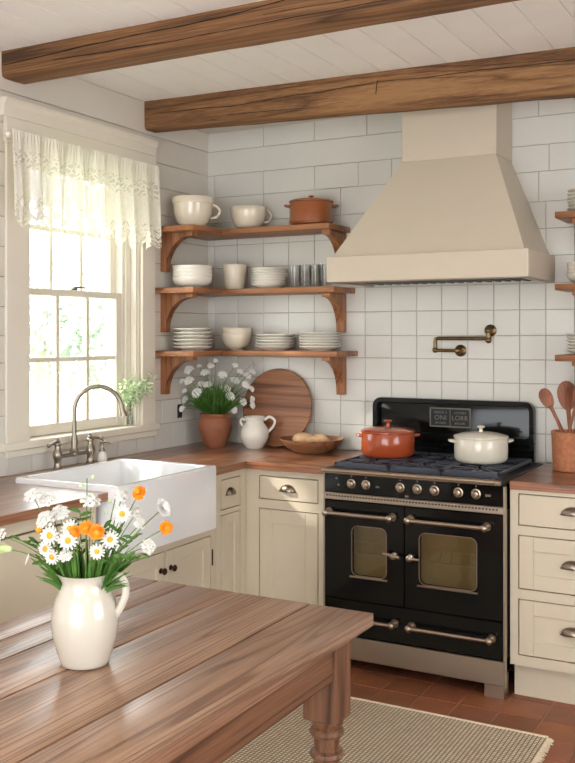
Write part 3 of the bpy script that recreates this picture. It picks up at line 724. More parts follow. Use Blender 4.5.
def casserole(t, R, h, body, lidm, knobm, liddome=.02, hz=None, handle_r=.008, hlen=.028, hw=.03, knob_h=.03, ang=YAW, knobs=1.0, foot=.9):
    p = t.location
    lathe_obj('pot_body', [(R*foot, 0), (R*(foot+.07), .006), (R*1.0, .02), (R*1.0, h), (R*.99, h+.002), (R*.95, h), (R*.95, .012), (0, .01)], body, (0, 0, 0), t, 48)
    lathe_obj('lid', [(R*1.0, h+.003), (R*1.025, h+.004), (R*1.025, h+.010), (R*.98, h+.014), (R*.7, h+.014+liddome*.55), (R*.35, h+.014+liddome*.9), (0, h+.014+liddome)], lidm, (0, 0, 0), t, 48)
    zt_ = h+.012+liddome; k = knob_h
    lathe_obj('lid_knob', [(.010*knobs, zt_), (.008*knobs, zt_+k*.5), (.019*knobs, zt_+k*.72), (.021*knobs, zt_+k*.86), (.014*knobs, zt_+k), (0, zt_+k*1.01)], knobm, (0, 0, 0), t, 24)
    hz = hz or h*.82
    for s in (1, -1):
        m = MB(); d = Vector((math.cos(ang), math.sin(ang), 0))*s; q = Vector((-d.y, d.x, 0)); pts = []
        for i in range(13):
            a = -PI/2+PI*i/12; pts.append(p+d*(R*.97+hlen*math.cos(a))+q*(hw*math.sin(a))+Vector((0, 0, hz+.004*math.cos(a))))
        m.tube(pts, handle_r, 10, flat=.8); m.build('side_handle', body, t)
t = thing('casserole_pot', 'brown glazed clay casserole with lid at the right end of the top shelf', 'pot', (.738, -.135, 2.1005))
casserole(t, .115, .122, 'terra_glaze', 'terra_glaze', 'terra_glaze', .012, .106, .008, .025, .022, .018, YAW, .8, .74)
# right shelves
stack('plate', 'plate', plate_prof(.11, .02), 'china', (2.175, -.13, 2.085), 6, .0165, lab('white plate', 'on the topmost right-hand shelf'), 'plates on the topmost right shelf')
stack('bowl', 'bowl', bowl_prof(.11, .05, .5), 'china', (2.172, -.13, 1.76), 4, .016, lab('white bowl', 'on the middle right-hand shelf'), 'bowls on the middle right shelf')
stack('plate', 'plate', plate_prof(.115, .022), 'china', (2.172, -.13, 1.44), 6, .0145, lab('white plate', 'on the lowest right-hand shelf'), 'plates on the lowest right shelf')

# ================================================================== HOOD
t = thing('range_hood', 'cream painted range hood with tapered body and chimney above the black range', 'range hood', (1.5, -.25, 1.78))
HX0, HX1, HY = 1.008, 1.978, -.50; hz0, hz1 = 1.783, 1.905
m = MB(); wt = .02
m.box(HX0, HX1, HY, HY+wt, hz0, hz1, .002); m.box(HX0, HX0+wt, HY+wt, -.0065, hz0, hz1, .002); m.box(HX1-wt, HX1, HY+wt, -.0065, hz0, hz1, .002)
m.box(HX0+wt, HX1-wt, HY+wt, -.0065, hz1-.03, hz1-.002, 0); m.build('band', 'hood', t)
cx0, cx1, cy = 1.304, 1.772, -.272; cz = 2.372
bx0, bx1, by = HX0+.022, HX1-.022, HY+.022
m = MB(); vs = [(bx0, by, hz1-.001), (bx1, by, hz1-.001), (bx1, -.0065, hz1-.001), (bx0, -.0065, hz1-.001), (cx0+.004, cy+.004, cz), (cx1-.004, cy+.004, cz), (cx1-.004, -.0065, cz), (cx0+.004, -.0065, cz)]
m.add(vs, [(0, 1, 5, 4), (1, 2, 6, 5), (2, 3, 7, 6), (3, 0, 4, 7), (4, 5, 6, 7), (0, 3, 2, 1)]); m.build('canopy', 'hood', t)
m = MB(); m.box(cx0, cx1, cy, -.0065, cz-.002, 2.684, .002); m.build('chimney', 'hood', t)
m = MB(); m.box(HX0+.05, HX1-.05, HY+.05, -.05, hz0+.02, hz0+.04, .002); m.box(HX0+wt, HX1-wt, HY+wt, HY+.045, hz0-.004, hz0+.012, .002); m.box(HX0+wt, HX0+.045, HY+.045, -.03, hz0-.004, hz0+.012, .002); m.box(HX1-.045, HX1-wt, HY+.045, -.03, hz0-.004, hz0+.012, .002)
m.build('liner', 'steel', t)
m = MB(); k = 0; xx = HX0+.10
while xx < HX1-.1: m.box(xx, xx+.024, HY+.045, -.08, hz0+.002, hz0+.02, .004); xx += .047
m.build('baffle_filter', 'black', t)

# ================================================================== RANGE
X0, X1, RY = 1.093, 1.932, -.70
t = thing('range_cooker', 'black enamel range cooker with chrome rails and two oven doors', 'range', (1.52, -.38, 0))
XM = 1.487
m = MB()
m.box(X0, X0+.012, RY+.004, -.03, .175, .905, .001); m.box(X1-.012, X1, RY+.004, -.03, .175, .905, .001)
m.box(X0, X1, RY+.12, -.03, .10, .17, 0); m.box(X0+.012, X1-.012, RY+.20, -.03, .17, .80, 0); m.box(X0, X1, RY+.02, -.03, .80, .905, 0)
m.box(XM-.012, XM+.012, RY+.022, RY+.2, .175, .80, 0); m.box(X0+.012, X1-.012, RY+.022, RY+.2, .320, .338, 0)
m.build('body', 'enamel', t)
m = MB(); m.box(X0-.001, X0+.006, RY-.002, RY+.03, .07, .90, .001); m.build('corner_strip', 'steel', t); m = MB(); m.box(X1-.006, X1+.001, RY-.002, RY+.03, .06, .90, .001); m.build('corner_strip', 'steel', t)
m = MB(); m.box(X0, X1, RY+.002, RY+.02, .068, .170, .003); m.build('plinth', 'steel', t)
for a in (X1-.10, X0+.012):
    m = MB(); m.box(a, a+.085, RY+.04, RY+.12, 0, .10, .002); m.build('foot', 'steel', t)
for a in (X1-.10, X0+.012):
    m = MB(); m.box(a, a+.085, -.14, -.06, 0, .11, .002); m.build('foot', 'steel', t)
m = MB(); m.box(X0+.006, X1-.006, RY-.004, RY+.02, .818, .906, .003); m.build('control_panel', 'enamel', t)
m = MB(); m.box(X0+.002, X1-.002, RY-.010, RY+.02, .784, .816, .003); tr_ = m.build('vent_trim', 'steel', t)
m = MB(); xx = X0+.02
while xx < X1-.02: m.box(xx, xx+.009, RY-.0112, RY-.0095, .800, .8065, 0); xx += .0148
m.build('vent_slots', 'black', tr_)
# hob top, front rail
m = MB(); m.box(X0, X1, RY+.0, -.045, .905, .921, .004); m.build('hob', 'black', t)
m = MB(); m.tube([(X0+.004, RY-.022, .918), (X1-.05, RY-.022, .918)], .0115, 12); m.tube([(X1-.05, RY-.022, .918), (X1-.035, RY-.022, .918), (X1-.03, RY-.022, .918), (X1-.008, RY-.022, .918)], [.0145, .0145, .009, .009], 12)
m.box(X0+.0, X1-.01, RY-.03, RY+.02, .905, .913, .003); m.build('front_rail', 'warmsteel', t)
# grates
gxs = [X0+.03, X0+.30, X0+.545, X1-.03]
for gi in range(3):
    a, b = gxs[gi]+.004, gxs[gi+1]-.004; y0, y1 = RY+.045, -.12; z0, z1 = .934, .948
    m = MB(); w_ = .012
    m.box(a, b, y0, y0+w_, z0-.014, z1, .002); m.box(a, b, y1-w_, y1, z0, z1, .002); m.box(a, a+w_, y0, y1, z0, z1, .002); m.box(b-w_, b, y0, y1, z0, z1, .002)
    m.box(a, b, (y0+y1)/2-.006, (y0+y1)/2+.006, z0, z1, .002)
    for yc in ((y0*.75+y1*.25), (y0*.25+y1*.75)):
        xc = (a+b)/2
        for k in range(8):
            an = k*PI/4+PI/8*0; r1 = .028; ex = (b-a)/2-.004; ey = (y1-y0)/4-.004
            cc, ss = math.cos(an), math.sin(an); L_ = min(ex/abs(cc) if abs(cc) > .01 else 9, ey/abs(ss) if abs(ss) > .01 else 9)
            m.tube([(xc+cc*r1, yc+ss*r1, z1-.004), (xc+cc*L_, yc+ss*L_, z1-.006)], .0055, 6)
    for px_ in (a+.006, b-.006):
        for py_ in (y0+.006, y1-.006): m.cyl((px_, py_, .9205), (px_, py_, z0), .006, 8)
    m.build('pan_grate', 'iron', t)
    for yc in ((y0*.75+y1*.25), (y0*.25+y1*.75)):
        m = MB(); m.lathe([(.045, 0), (.045, .005), (.032, .008), (.032, .013), (.026, .016), (0, .017)], ((a+b)/2, yc, .9205), 20); m.build('burner', 'iron', t)
# backguard
def rrect(u0, u1, v0, v1, r, n=6, rb=None):
    rb = r if rb is None else rb; p = []
    for cu, cv, a, q in ((u1-r, v1-r, 0, r), (u0+r, v1-r, PI/2, r), (u0+rb, v0+rb, PI, rb), (u1-rb, v0+rb, 1.5*PI, rb)):
        p += [(cu+q*math.cos(a+PI/2*i/n), cv+q*math.sin(a+PI/2*i/n)) for i in range(n+1)] if q > 0 else [(cu, cv)]
    return p
BX0, BX1 = 1.062, 1.902; BY = -.062
BX0 = X0-.02; 
BX0, BX1 = 1.062, 1.893
m = MB(); m.prism(rrect(BX0, BX1, .922, 1.210, .045, rb=0), 'Y', -.03, -.052, .003); m.build('backguard', 'enamel', t)
def ring(m, outer, inner, y0, y1):
    n = len(outer); vs = [(u, y0, v) for u, v in outer]+[(u, y0, v) for u, v in inner]+[(u, y1, v) for u, v in outer]+[(u, y1, v) for u, v in inner]; fs = []
    for k in range(n):
        j = (k+1) % n
        fs += [(k, j, n+j, n+k), (2*n+k, 3*n+k, 3*n+j, 2*n+j), (k, 2*n+k, 2*n+j, j), (n+k, n+j, 3*n+j, 3*n+k)]
    m.add(vs, fs)
m = MB(); ring(m, rrect(BX0, BX1, 1.012, 1.210, .045, rb=.008), rrect(BX0+.022, BX1-.022, 1.034, 1.188, .026, rb=.02), -.052, -.072); m.build('backguard_frame', 'enamel', t)
m = MB(); ring(m, rrect(BX0+.0, BX1-.0, .924, 1.012, .002, rb=.002), rrect(BX0+.018, BX1-.018, .935, 1.004, .002, rb=.002), -.052, -.066); m.build('backguard_skirt', 'enamel', t)
# name plate with worn raised lettering
m = MB(); m.box(1.37, 1.578, -.056, -.051, 1.073, 1.165, .001); pl_ = m.build('name_plate', 'black', t)
m = MB(); ring(m, rrect(1.368, 1.58, 1.071, 1.167, .004), rrect(1.374, 1.574, 1.077, 1.161, .003), -.052, -.060); m.build('plate_border', 'lead', pl_)
def text(s, size, x, z, y, parent, mat, ext=.001, sx=1.0):
    cu = bpy.data.curves.new('t', 'FONT'); cu.body = s; cu.size = size; cu.extrude = ext; cu.align_x = 'CENTER'; cu.align_y = 'CENTER'; cu.space_character = 1.05
    tmp = bpy.data.objects.new('t', cu); C.objects.link(tmp)
    dg = bpy.context.evaluated_depsgraph_get(); dg.update(); me = bpy.data.meshes.new_from_object(tmp.evaluated_get(dg)); bpy.data.objects.remove(tmp)
    me.transform(Matrix.Translation(Vector((x, y, z))-(parent.location if parent.parent is None else parent.parent.location)) @ Matrix.Rotation(PI/2, 4, 'X') @ Matrix.Diagonal((sx, 1, 1, 1)))
    me.materials.clear(); me.materials.append(M[mat]); o = bpy.data.objects.new('lettering', me); C.objects.link(o); o.parent = parent; return o
text('MNVE S', .017, 1.424, 1.143, -.057, pl_, 'lead', sx=1.1); text('LOVERS', .017, 1.525, 1.143, -.057, pl_, 'lead', sx=1.0)
text('ONI', .034, 1.424, 1.117, -.057, pl_, 'lead', sx=1.0); text('LORR', .034, 1.524, 1.117, -.057, pl_, 'lead', sx=.95)
text('MCVREE', .015, 1.424, 1.091, -.057, pl_, 'lead', sx=1.0); text('BELLER', .015, 1.524, 1.091, -.057, pl_, 'lead', sx=1.1)
m = MB(); m.box(1.4725, 1.4755, -.0585, -.055, 1.077, 1.161, 0); m.build('plate_divider', 'lead', pl_)
# knobs
for px_, py_ in ((350, 485.3), (364.6, 486.8), (399, 489), (416, 490.6), (433.4, 492), (457.3, 494), (475, 495.8)):
    p = on(px_, py_, 1, RY-.02); p.z = .862; a = Vector((p.x, RY-.004, p.z)); b = Vector((0, -1, 0))
    m = MB(); m.tube([a+b*q for q in (0, .003, .006, .007, .018, .020, .021)], [.021, .022, .021, .0165, .0145, .013, .010], 20)
    kb = m.build('control_knob', 'warmsteel', t)
    m = MB(); m.box(p.x-.0035, p.x+.0035, RY-.031, RY-.022, p.z-.014, p.z+.014, .002); m.build('knob_grip', 'warmsteel', kb)
    m = MB(); m.lathe([(0, 0), (.004, 0), (.004, .002), (0, .002)], (0, 0, 0), 10, mat=Matrix.Translation((p.x, RY-.004, p.z+.033)) @ Matrix.Rotation(PI/2, 4, 'X')); m.build('indicator', 'lead', t)
for px_, py_, r_ in ((337, 478, .0055), (339, 484.5, .005)):
    p = on(px_, py_, 1, RY); m = MB(); m.lathe([(0, 0), (r_, 0), (r_, .002), (0, .002)], (0, 0, 0), 12, mat=Matrix.Translation((p.x, RY-.004, p.z)) @ Matrix.Rotation(PI/2, 4, 'X')); m.build('indicator', 'lead', t)
for px_, py_, w_, mt in ((378, 487, .010, 'iron'), (488.3, 495.4, .012, 'lead'), (407, 496.5, .008, 'lead')):
    p = on(px_, py_, 1, RY); m = MB(); m.box(p.x-w_, p.x+w_, RY-.006, RY-.0035, p.z-.005, p.z+.005, .001); m.build('badge', mt, t)
# oven doors
def oven_door(x0, x1, z0, z1, wx0, wx1, wz0, wz1):
    m = MB(); bm = bmesh.new()
    o_ = [bm.verts.new((u, RY, v)) for u, v in [(x0, z0), (x1, z0), (x1, z1), (x0, z1)]]
    i_ = [bm.verts.new((u, RY, v)) for u, v in rrect(wx0, wx1, wz0, wz1, .028)]
    es = [bm.edges.new((o_[k], o_[(k+1) % 4])) for k in range(4)]+[bm.edges.new((i_[k], i_[(k+1) % len(i_)])) for k in range(len(i_))]
    bmesh.ops.triangle_fill(bm, edges=es, use_beauty=True)
    r = bmesh.ops.extrude_face_region(bm, geom=bm.faces[:])
    for g_ in r['geom']:
        if isinstance(g_, bmesh.types.BMVert): g_.co.y += .020
    m.bm(bm); d = m.build('oven_door', 'enamel', t, smooth=25)
    m = MB(); ring(m, rrect(wx0-.003, wx1+.003, wz0-.003, wz1+.003, .031), rrect(wx0, wx1, wz0, wz1, .028), RY-.004, RY+.004); m.build('window_trim', 'warmsteel', d)
    m = MB(); m.box(wx0-.012, wx1+.006, RY-.007, RY+.002, wz0-.012, wz0-.004, .003); m.build('trim_ledge', 'warmsteel', d)
    m = MB(); m.box(wx0-.001, wx1+.001, RY+.008, RY+.011, wz0-.001, wz1+.001); m.build('oven_glass', 'ovenglass', d)
    m = MB(); m.box(wx0-.03, wx1+.03, RY+.10, RY+.104, wz0-.03, wz1+.03); m.box(wx0-.03, wx1+.03, RY+.021, RY+.1, wz0-.034, wz0-.03); m.box(wx0-.03, wx1+.03, RY+.021, RY+.1, wz1+.03, wz1+.034)
    m.box(wx0-.034, wx0-.03, RY+.021, RY+.1, wz0-.03, wz1+.03); m.box(wx1+.03, wx1+.034, RY+.021, RY+.1, wz0-.03, wz1+.03); m.build('oven_lining', 'cavity', d)
    m = MB(); zr = wz0+(wz1-wz0)*.42; m.cyl((wx0-.025, RY+.03, zr), (wx1+.025, RY+.03, zr), .0025, 8); m.cyl((wx0-.025, RY+.07, zr+.045), (wx1+.025, RY+.07, zr+.045), .0018, 8)
    for k in range(5): u = wx0+(wx1-wx0)*(k+.5)/5; m.cyl((u, RY+.03, zr), (u, RY+.07, zr+.045), .0012, 6)
    m.build('oven_rack', 'warmsteel', d)
    return d
def bar_handle(parent, xa, xb, z, y=RY, r=.0095):
    m = MB(); m.tube([(xa, y-.042, z), (xb, y-.042, z)], r, 14)
    for x in (xa, xb):
        m.cyl((x, y, z), (x, y-.036, z), .0085, 12); m.ball((x, y-.042, z), .0165, u=16, v=10); m.lathe([(0, 0), (.019, 0), (.017, .004), (0, .004)], (0, 0, 0), 16, mat=Matrix.Translation((x, y, z)) @ Matrix.Rotation(PI/2, 4, 'X'))
    return m.build('bar_handle', 'warmsteel', parent)
dl = oven_door(X0+.010, XM-.003, .340, .778, 1.236, 1.402, .452, .672); bar_handle(dl, X0+.028, XM-.055, .728)
dr = oven_door(XM+.003, X1-.010, .340, .778, 1.558, 1.812, .450, .672); bar_handle(dr, XM+.03, X1-.075, .728)
for d_, xk, s in ((dl, XM-.045, -1), (dr, XM+.03, 1)):
    m = MB(); zz = .560; m.tube([(xk, RY, zz), (xk, RY-.012, zz), (xk, RY-.014, zz), (xk, RY-.03, zz), (xk, RY-.036, zz)], [.016, .015, .009, .013, .006], 14)
    m.tube([(xk+s*(-.0), RY-.026, zz), (xk+s*.05, RY-.028, zz)], [.008, .005], 10) if s > 0 else m.tube([(xk-.045, RY-.026, zz+.012), (xk+.035, RY-.028, zz)], [.006, .008], 10); m.build('door_latch', 'warmsteel', d_)
m = MB(); m.box(X0+.010, X1-.010, RY, RY+.02, .178, .334, .003); dw = m.build('storage_drawer', 'enamel', t)
bar_handle(dw, XM+.035, X1-.055, .262, r=.0085); bar_handle(dw, X0+.03, XM-.045, .262, r=.0085)

# pots on the hob
GZ = .9485
p1 = on(388.5, 455, 2, GZ)
t = thing('dutch_oven', 'rust-orange enamelled cast-iron pot on the left of the hob', 'pot', (1.262, -.345, GZ))
casserole(t, .128, .112, 'redpot', 'redpot', 'redpot', .018, .098, .0085, .024, .024, .032, YAW+.05, 1.0, .86)
t = thing('dutch_oven', 'cream enamelled cast-iron pot on the right of the hob', 'pot', (1.716, -.33, GZ))
casserole(t, .122, .108, 'creampot', 'creampot', 'cream_china', .016, .094, .0085, .026, .024, .030, YAW+.05, .9, .86)

# pot filler
t = thing('pot_filler', 'aged brass folding pot filler tap on the tiles above the range', 'tap', (1.6, -.0065, 1.5))
def rosette(m, x, z): m.lathe([(0, 0), (.030, 0), (.030, .005), (.024, .010), (.014, .014), (.014, .03), (0, .03)], (0, 0, 0), 22, mat=Matrix.Translation((x, -.0062, z)) @ Matrix.Rotation(PI/2, 4, 'X'))
xa_, za_ = 1.665, 1.552; xb_, zb_ = 1.512, 1.452
yy = -.045
m = MB(); rosette(m, xa_, za_); m.cyl((xa_, -.03, za_), (xa_, yy, za_), .011); m.ball((xa_, yy, za_), .016); m.build('wall_flange', 'brass', t)
m = MB(); rosette(m, xb_, zb_); m.cyl((xb_, -.03, zb_), (xb_, yy, zb_), .011); m.ball((xb_, yy-.004, zb_), .018); m.build('wall_flange', 'brass', t)
xL = 1.392
m = MB(); m.cyl((xa_, yy, za_), (xa_, yy, 1.508), .011); m.ball((xa_, yy, 1.505), .016); m.tube([(xa_, yy, 1.513), (xL+.014, yy, 1.513), (xL+.004, yy, 1.510), (xL, yy, 1.500), (xL, yy, 1.46)], .0095, 12); m.ball((xL, yy, 1.455), .015); m.tube([(xL, yy, 1.453), (xb_, yy, 1.452)], .008, 12); m.build('arm', 'brass', t)

# ================================================================== ON THE BACK WORKTOP
def rosy(prof, mat, name, t, seg=48): return lathe_obj(name, prof, mat, (0, 0, 0), t, seg)
# flowering plant in clay pot
PX, PY = .185, -.215
t = thing('potted_flowers', 'brown clay pot of white lacy flowers in the corner of the worktop', 'potted plant', (PX, PY, CT))
rosy([(.054, 0), (.057, .005), (.074, .045), (.091, .095), (.093, .122), (.086, .147), (.076, .160), (.082, .170), (.084, .178), (.080, .182), (.074, .178), (.070, .16), (.0, .155)], 'terra', 'pot', t)
rd = random.Random(5); base = Vector((PX, PY, CT+.16))
fol = MB(); tips = []
def blade(m, p, q, w_, bend, rd_):
    p = Vector(p); q = Vector(q); mid = (p+q)/2+bend; n = 5; side = (q-p).cross(Vector((rd_.uniform(-1, 1), rd_.uniform(-1, 1), .3))).normalized()
    vs = []; 
    for i in range(n+1):
        s_ = i/n; c = p*(1-s_)**2+mid*2*s_*(1-s_)+q*s_*s_; ww = w_*math.sin(PI*min(1, .12+s_*.88))+.0004
        vs += [c-side*ww, c+side*ww]
    m.add(vs, [(2*i, 2*i+1, 2*i+3, 2*i+2) for i in range(n)])
for i in range(560):
    a = rd.uniform(0, 2*PI); e = rd.uniform(0, 1)**.6*1.15; L_ = rd.uniform(.09, .225)
    d = Vector((math.cos(a)*math.sin(e), math.sin(a)*math.sin(e), math.cos(e)))
    tp = base+d*L_; tp.x = max(tp.x, .02); tp.y = min(tp.y, -.02)
    blade(fol, base+Vector((math.cos(a)*.05*rd.random(), math.sin(a)*.05*rd.random(), 0)), tp, rd.uniform(.0013, .003), Vector((0, 0, .02)), rd)
for i in range(520):
    u3 = Vector((rd.gauss(0, 1), rd.gauss(0, 1), rd.gauss(0, 1))).normalized()*rd.uniform(.2, 1)**.5
    c = base+Vector((u3.x*.125, u3.y*.105, .085+u3.z*.085)); c.x = max(c.x, .03); c.y = min(c.y, -.03)
    q = c+Vector((rd.uniform(-.012, .012), rd.uniform(-.012, .012), rd.uniform(.008, .026))); q.z = min(q.z, 1.40)
    blade(fol, c, q, rd.uniform(.0012, .0028), Vector((0, 0, .002)), rd)
fol.build('foliage', 'leaf', t, smooth=0)
def umbel(m, c, nrm, r, rd_, n=26, fr=.0055):
    nrm = Vector(nrm).normalized(); a = nrm.orthogonal().normalized(); b = nrm.cross(a)
    for i in range(n):
        rr_ = r*math.sqrt((i+.5)/n); an = i*2.39996
        p = Vector(c)+a*rr_*math.cos(an)+b*rr_*math.sin(an)+nrm*(r*.7*(1-(rr_/r)**2)+rd_.uniform(-.004, .004))
        k = 5; tl = nrm+a*.5*math.cos(an)*rr_/r+b*.5*math.sin(an)*rr_/r; tl.normalize(); ta = tl.orthogonal().normalized(); tb = tl.cross(ta); ph = rd_.uniform(0, 2)
        for q in range(k):
            aq = ph+2*PI*q/k; u = ta*math.cos(aq)+tb*math.sin(aq); v = tl.cross(u)
            m.add([p, p+u*fr*.6+v*fr*.38+tl*fr*.2, p+u*fr+tl*fr*.35, p+u*fr*.6-v*fr*.38+tl*fr*.2], [(0, 1, 2, 3)])
# blossoms: (px, py) in the photo on a plane through the pot, plus depth offset
bl = [(189, 370, 12), (205, 373, 11), (189, 381, 12), (201, 385, 10), (208, 385, 10), (197, 393, 13), (183.5, 399.5, 9), (222.5, 375, 11), (235, 381, 12), (225.5, 389, 12),
      (230, 396.5, 11), (247, 376, 10), (252, 372, 8), (245.5, 385, 9), (251, 389, 7), (243, 402, 9), (252, 405, 9), (252, 399, 6), (211, 366, 8), (179, 391, 5), (235, 365.5, 6), (251, 364.5, 5), (199, 366.5, 5), (182, 409, 6), (176, 399, 5), (234, 410, 7), (215.5, 361, 4), (172, 381, 6), (240, 372, 7)]
stems = MB(); rt = math.radians(0)
for k, (bx, by, rp) in enumerate(bl):
    off = ((k*0.618) % 1-.5)*.14
    r = FW+RT*((bx-CX)/FPX)+Vector((0, 0, -(by-HZ)/FPX))
    dd = (Vector((PX, PY, 0))-Vector((CAM.x, CAM.y, 0))).dot(FW)+off*.8
    c = CAM+r*dd; c.x = max(c.x, .035); c.y = min(c.y, -.03)
    if c.z > 1.395 and c.y > -.52: c.z = 1.395
    m = MB(); umbel(m, c, (c-base)+Vector((.3, -.55, .1))*.25, rp*.0021, rd, 20+rp*2, .0082); m.build('blossom', 'petal_bright', t, smooth=0)
    b0 = base+Vector((rd.uniform(-.03, .03), rd.uniform(-.03, .03), 0)); md_ = (b0+c)/2+Vector((0, 0, .03)); stems.tube([b0, b0.lerp(md_, .6), md_.lerp(c, .5), c], .0011, 5)
stems.build('stems', 'stem', t)
# white two-handled jug
JX, JY = .412, -.17
t = thing('small_jug', 'small white glazed jug with handle in front of the round board', 'jug', (JX, JY, CT))
rosy([(.045, 0), (.048, .004), (.066, .03), (.078, .065), (.076, .095), (.062, .122), (.050, .137), (.049, .148), (.056, .165), (.058, .170), (.054, .171), (.046, .150), (.044, .137), (.06, .11), (.07, .07), (.04, .01), (0, .008)], 'china', 'body', t)
m = MB(); a = YAW; d = Vector((math.cos(a), math.sin(a), 0)); b0 = Vector((JX, JY, CT))
m.tube(spline([b0+d*.052+Vector((0, 0, .152)), b0+d*.080+Vector((0, 0, .168)), b0+d*.108+Vector((0, 0, .148)), b0+d*.10+Vector((0, 0, .115)), b0+d*.070+Vector((0, 0, .085))], 6), .0075, 10); m.build('handle', 'china', t)
m = MB(); m.tube(spline([b0-d*.052+Vector((0, 0, .150)), b0-d*.070+Vector((0, 0, .156)), b0-d*.076+Vector((0, 0, .135)), b0-d*.062+Vector((0, 0, .118))], 6), .0065, 10); m.build('handle', 'china', t)
# round board leaning on the wall
Rb = .214; cxb = .487
m = MB(); pf = [(Rb-.004, 0), (Rb, .004), (Rb, .016), (Rb-.004, .020)]
m.lathe([(0, 0)]+pf+[(0, .020)], (0, 0, 0), 72)
o = m.build('round_board', 'board_w', smooth=40); lean = math.radians(10)
o.rotation_euler = (PI/2-lean, 0, 0)
o.location = (cxb, -.0085-math.sin(lean)*2*Rb+math.sin(lean)*Rb-.0, CT+Rb*math.cos(lean)+.001)
tag(o, 'large round wooden board leaning on the tiles behind the white jug', 'cutting board')
# bread bowl
BXc, BYc = .775, -.20
t = thing('wooden_bowl', 'shallow wooden bowl holding bread rolls beside the range', 'bowl', (BXc, BYc, CT))
rosy([(.080, 0), (.085, .004), (.13, .026), (.166, .068), (.168, .074), (.161, .074), (.122, .034), (.07, .014), (0, .012)], 'bowl_w', 'body', t)
for bx, by, bz, l, w_, h_, an, lb in ((-.048, .012, .056, .066, .044, .036, .3, 'round bread roll on the left in the wooden bowl'), (.048, -.018, .051, .074, .036, .028, .9, 'flat bread roll on the right in the wooden bowl'), (.018, .052, .052, .060, .036, .032, -.3, 'bread roll at the back in the wooden bowl, against the tiles')):
    m = MB(); m.ball((0, 0, 0), 1, l, w_, h_, u=24, v=16); m.v = [tuple(Vector(v)*(1+.06*noise.noise(Vector(v)*22)-.05*math.exp(-((v[1]/w_)**2)*30)*(v[2] > 0))) for v in m.v]
    o = m.build('bread_roll', 'bread', smooth=80); o.location = (BXc+bx, BYc+by, CT+bz+.010); o.rotation_euler = (0, .05, an); tag(o, lb, 'bread')
# utensil crock
KX, KY = 2.100, -.225
t = thing('utensil_crock', 'woven brown crock full of wooden utensils right of the range', 'crock', (KX, KY, CT))
rosy([(.072, 0), (.080, .004), (.083, .08), (.086, .158), (.088, .164), (.088, .176), (.083, .178), (.080, .16), (.076, .01), (0, .008)], 'basket', 'body', t)
def spoon(tip_u, tip_z, w_, h_, bu, mat, lb, y, hr=.006, bowl=True):
    # tip_u: sideways offset of head centre along the camera-right direction, from the crock's axis
    d = Vector((math.cos(YAW), math.sin(YAW), 0)); b0 = Vector((KX, KY, CT+.012))+d*bu+Vector((0, 0, 0)); tp = Vector((KX, KY, 0))+d*tip_u+Vector((0, 0, tip_z))+Vector((0, y, 0))
    t = thing('wooden_spoon' if bowl else 'wooden_turner', lb, 'utensil', b0, 'wooden utensils in the crock')
    ax = (tp-b0).normalized(); m = MB(); m.tube([b0, b0.lerp(tp, .5), tp-ax*h_*.7], [hr, hr*1.05, hr*1.3], 10); m.build('handle', mat, t)
    n = Vector((d.y, -d.x, 0)); n = (n-ax*n.dot(ax)).normalized(); sd = ax.cross(n)
    m = MB(); vs = []; fs = []; nu, nv = 20, 6
    for side in (1, -1):
        for j in range(nv+1):
            rr_ = j/nv
            for i in range(nu):
                a_ = 2*PI*i/nu; wf = 1-(.22*math.sin(a_) if not bowl else -.0*math.sin(a_)+.12*math.sin(a_))*-1*0
                x_ = w_*rr_*math.cos(a_)*(1+.15*math.sin(a_)); z_ = h_*rr_*math.sin(a_)
                dep = (-.010*(1-rr_**2) if bowl else 0)+side*(.0035*(1-rr_**6)+.0002)
                vs.append(tp+sd*x_+ax*z_+n*(dep+(.0 if bowl else 0)))
    N = (nv+1)*nu
    for s_ in (0, 1):
        for j in range(nv):
            for i in range(nu): fs.append((s_*N+j*nu+i, s_*N+j*nu+(i+1) % nu, s_*N+(j+1)*nu+(i+1) % nu, s_*N+(j+1)*nu+i))
    m.add(vs, fs); m.build('head', mat, t, smooth=80)
spoon(-.105, 1.245, .030, .050, .045, 'spoon', 'round-headed wooden spoon leaning furthest left in the crock', -.02)
spoon(-.025, 1.255, .044, .068, .01, 'spoon2', 'broad dark wooden spatula standing in the middle of the crock', .03, bowl=False, hr=.008)
spoon(.045, 1.27, .026, .048, -.055, 'spoon', 'pale wooden spoon leaning right in the crock in front of the spatula', -.04)
spoon(-.062, 1.17, .008, .03, .02, 'spoon', 'thin pale stick between the spoon and the spatula in the crock', -.045, bowl=False, hr=.004)
# wall socket
m = MB(); m.box(.006, .012, -.315, -.275, 1.075, 1.150, .002); t_ = m.build('wall_socket', 'outlet'); recenter(t_, (.006, -.295, 1.11)); tag(t_, 'dark bronze wall socket plate on the left wall beside the window', 'socket')
for z in (1.095, 1.13):
    m = MB(); m.box(.012, .0145, -.306, -.284, z-.012, z+.012, .002); m.build('socket_face', 'black', t_)
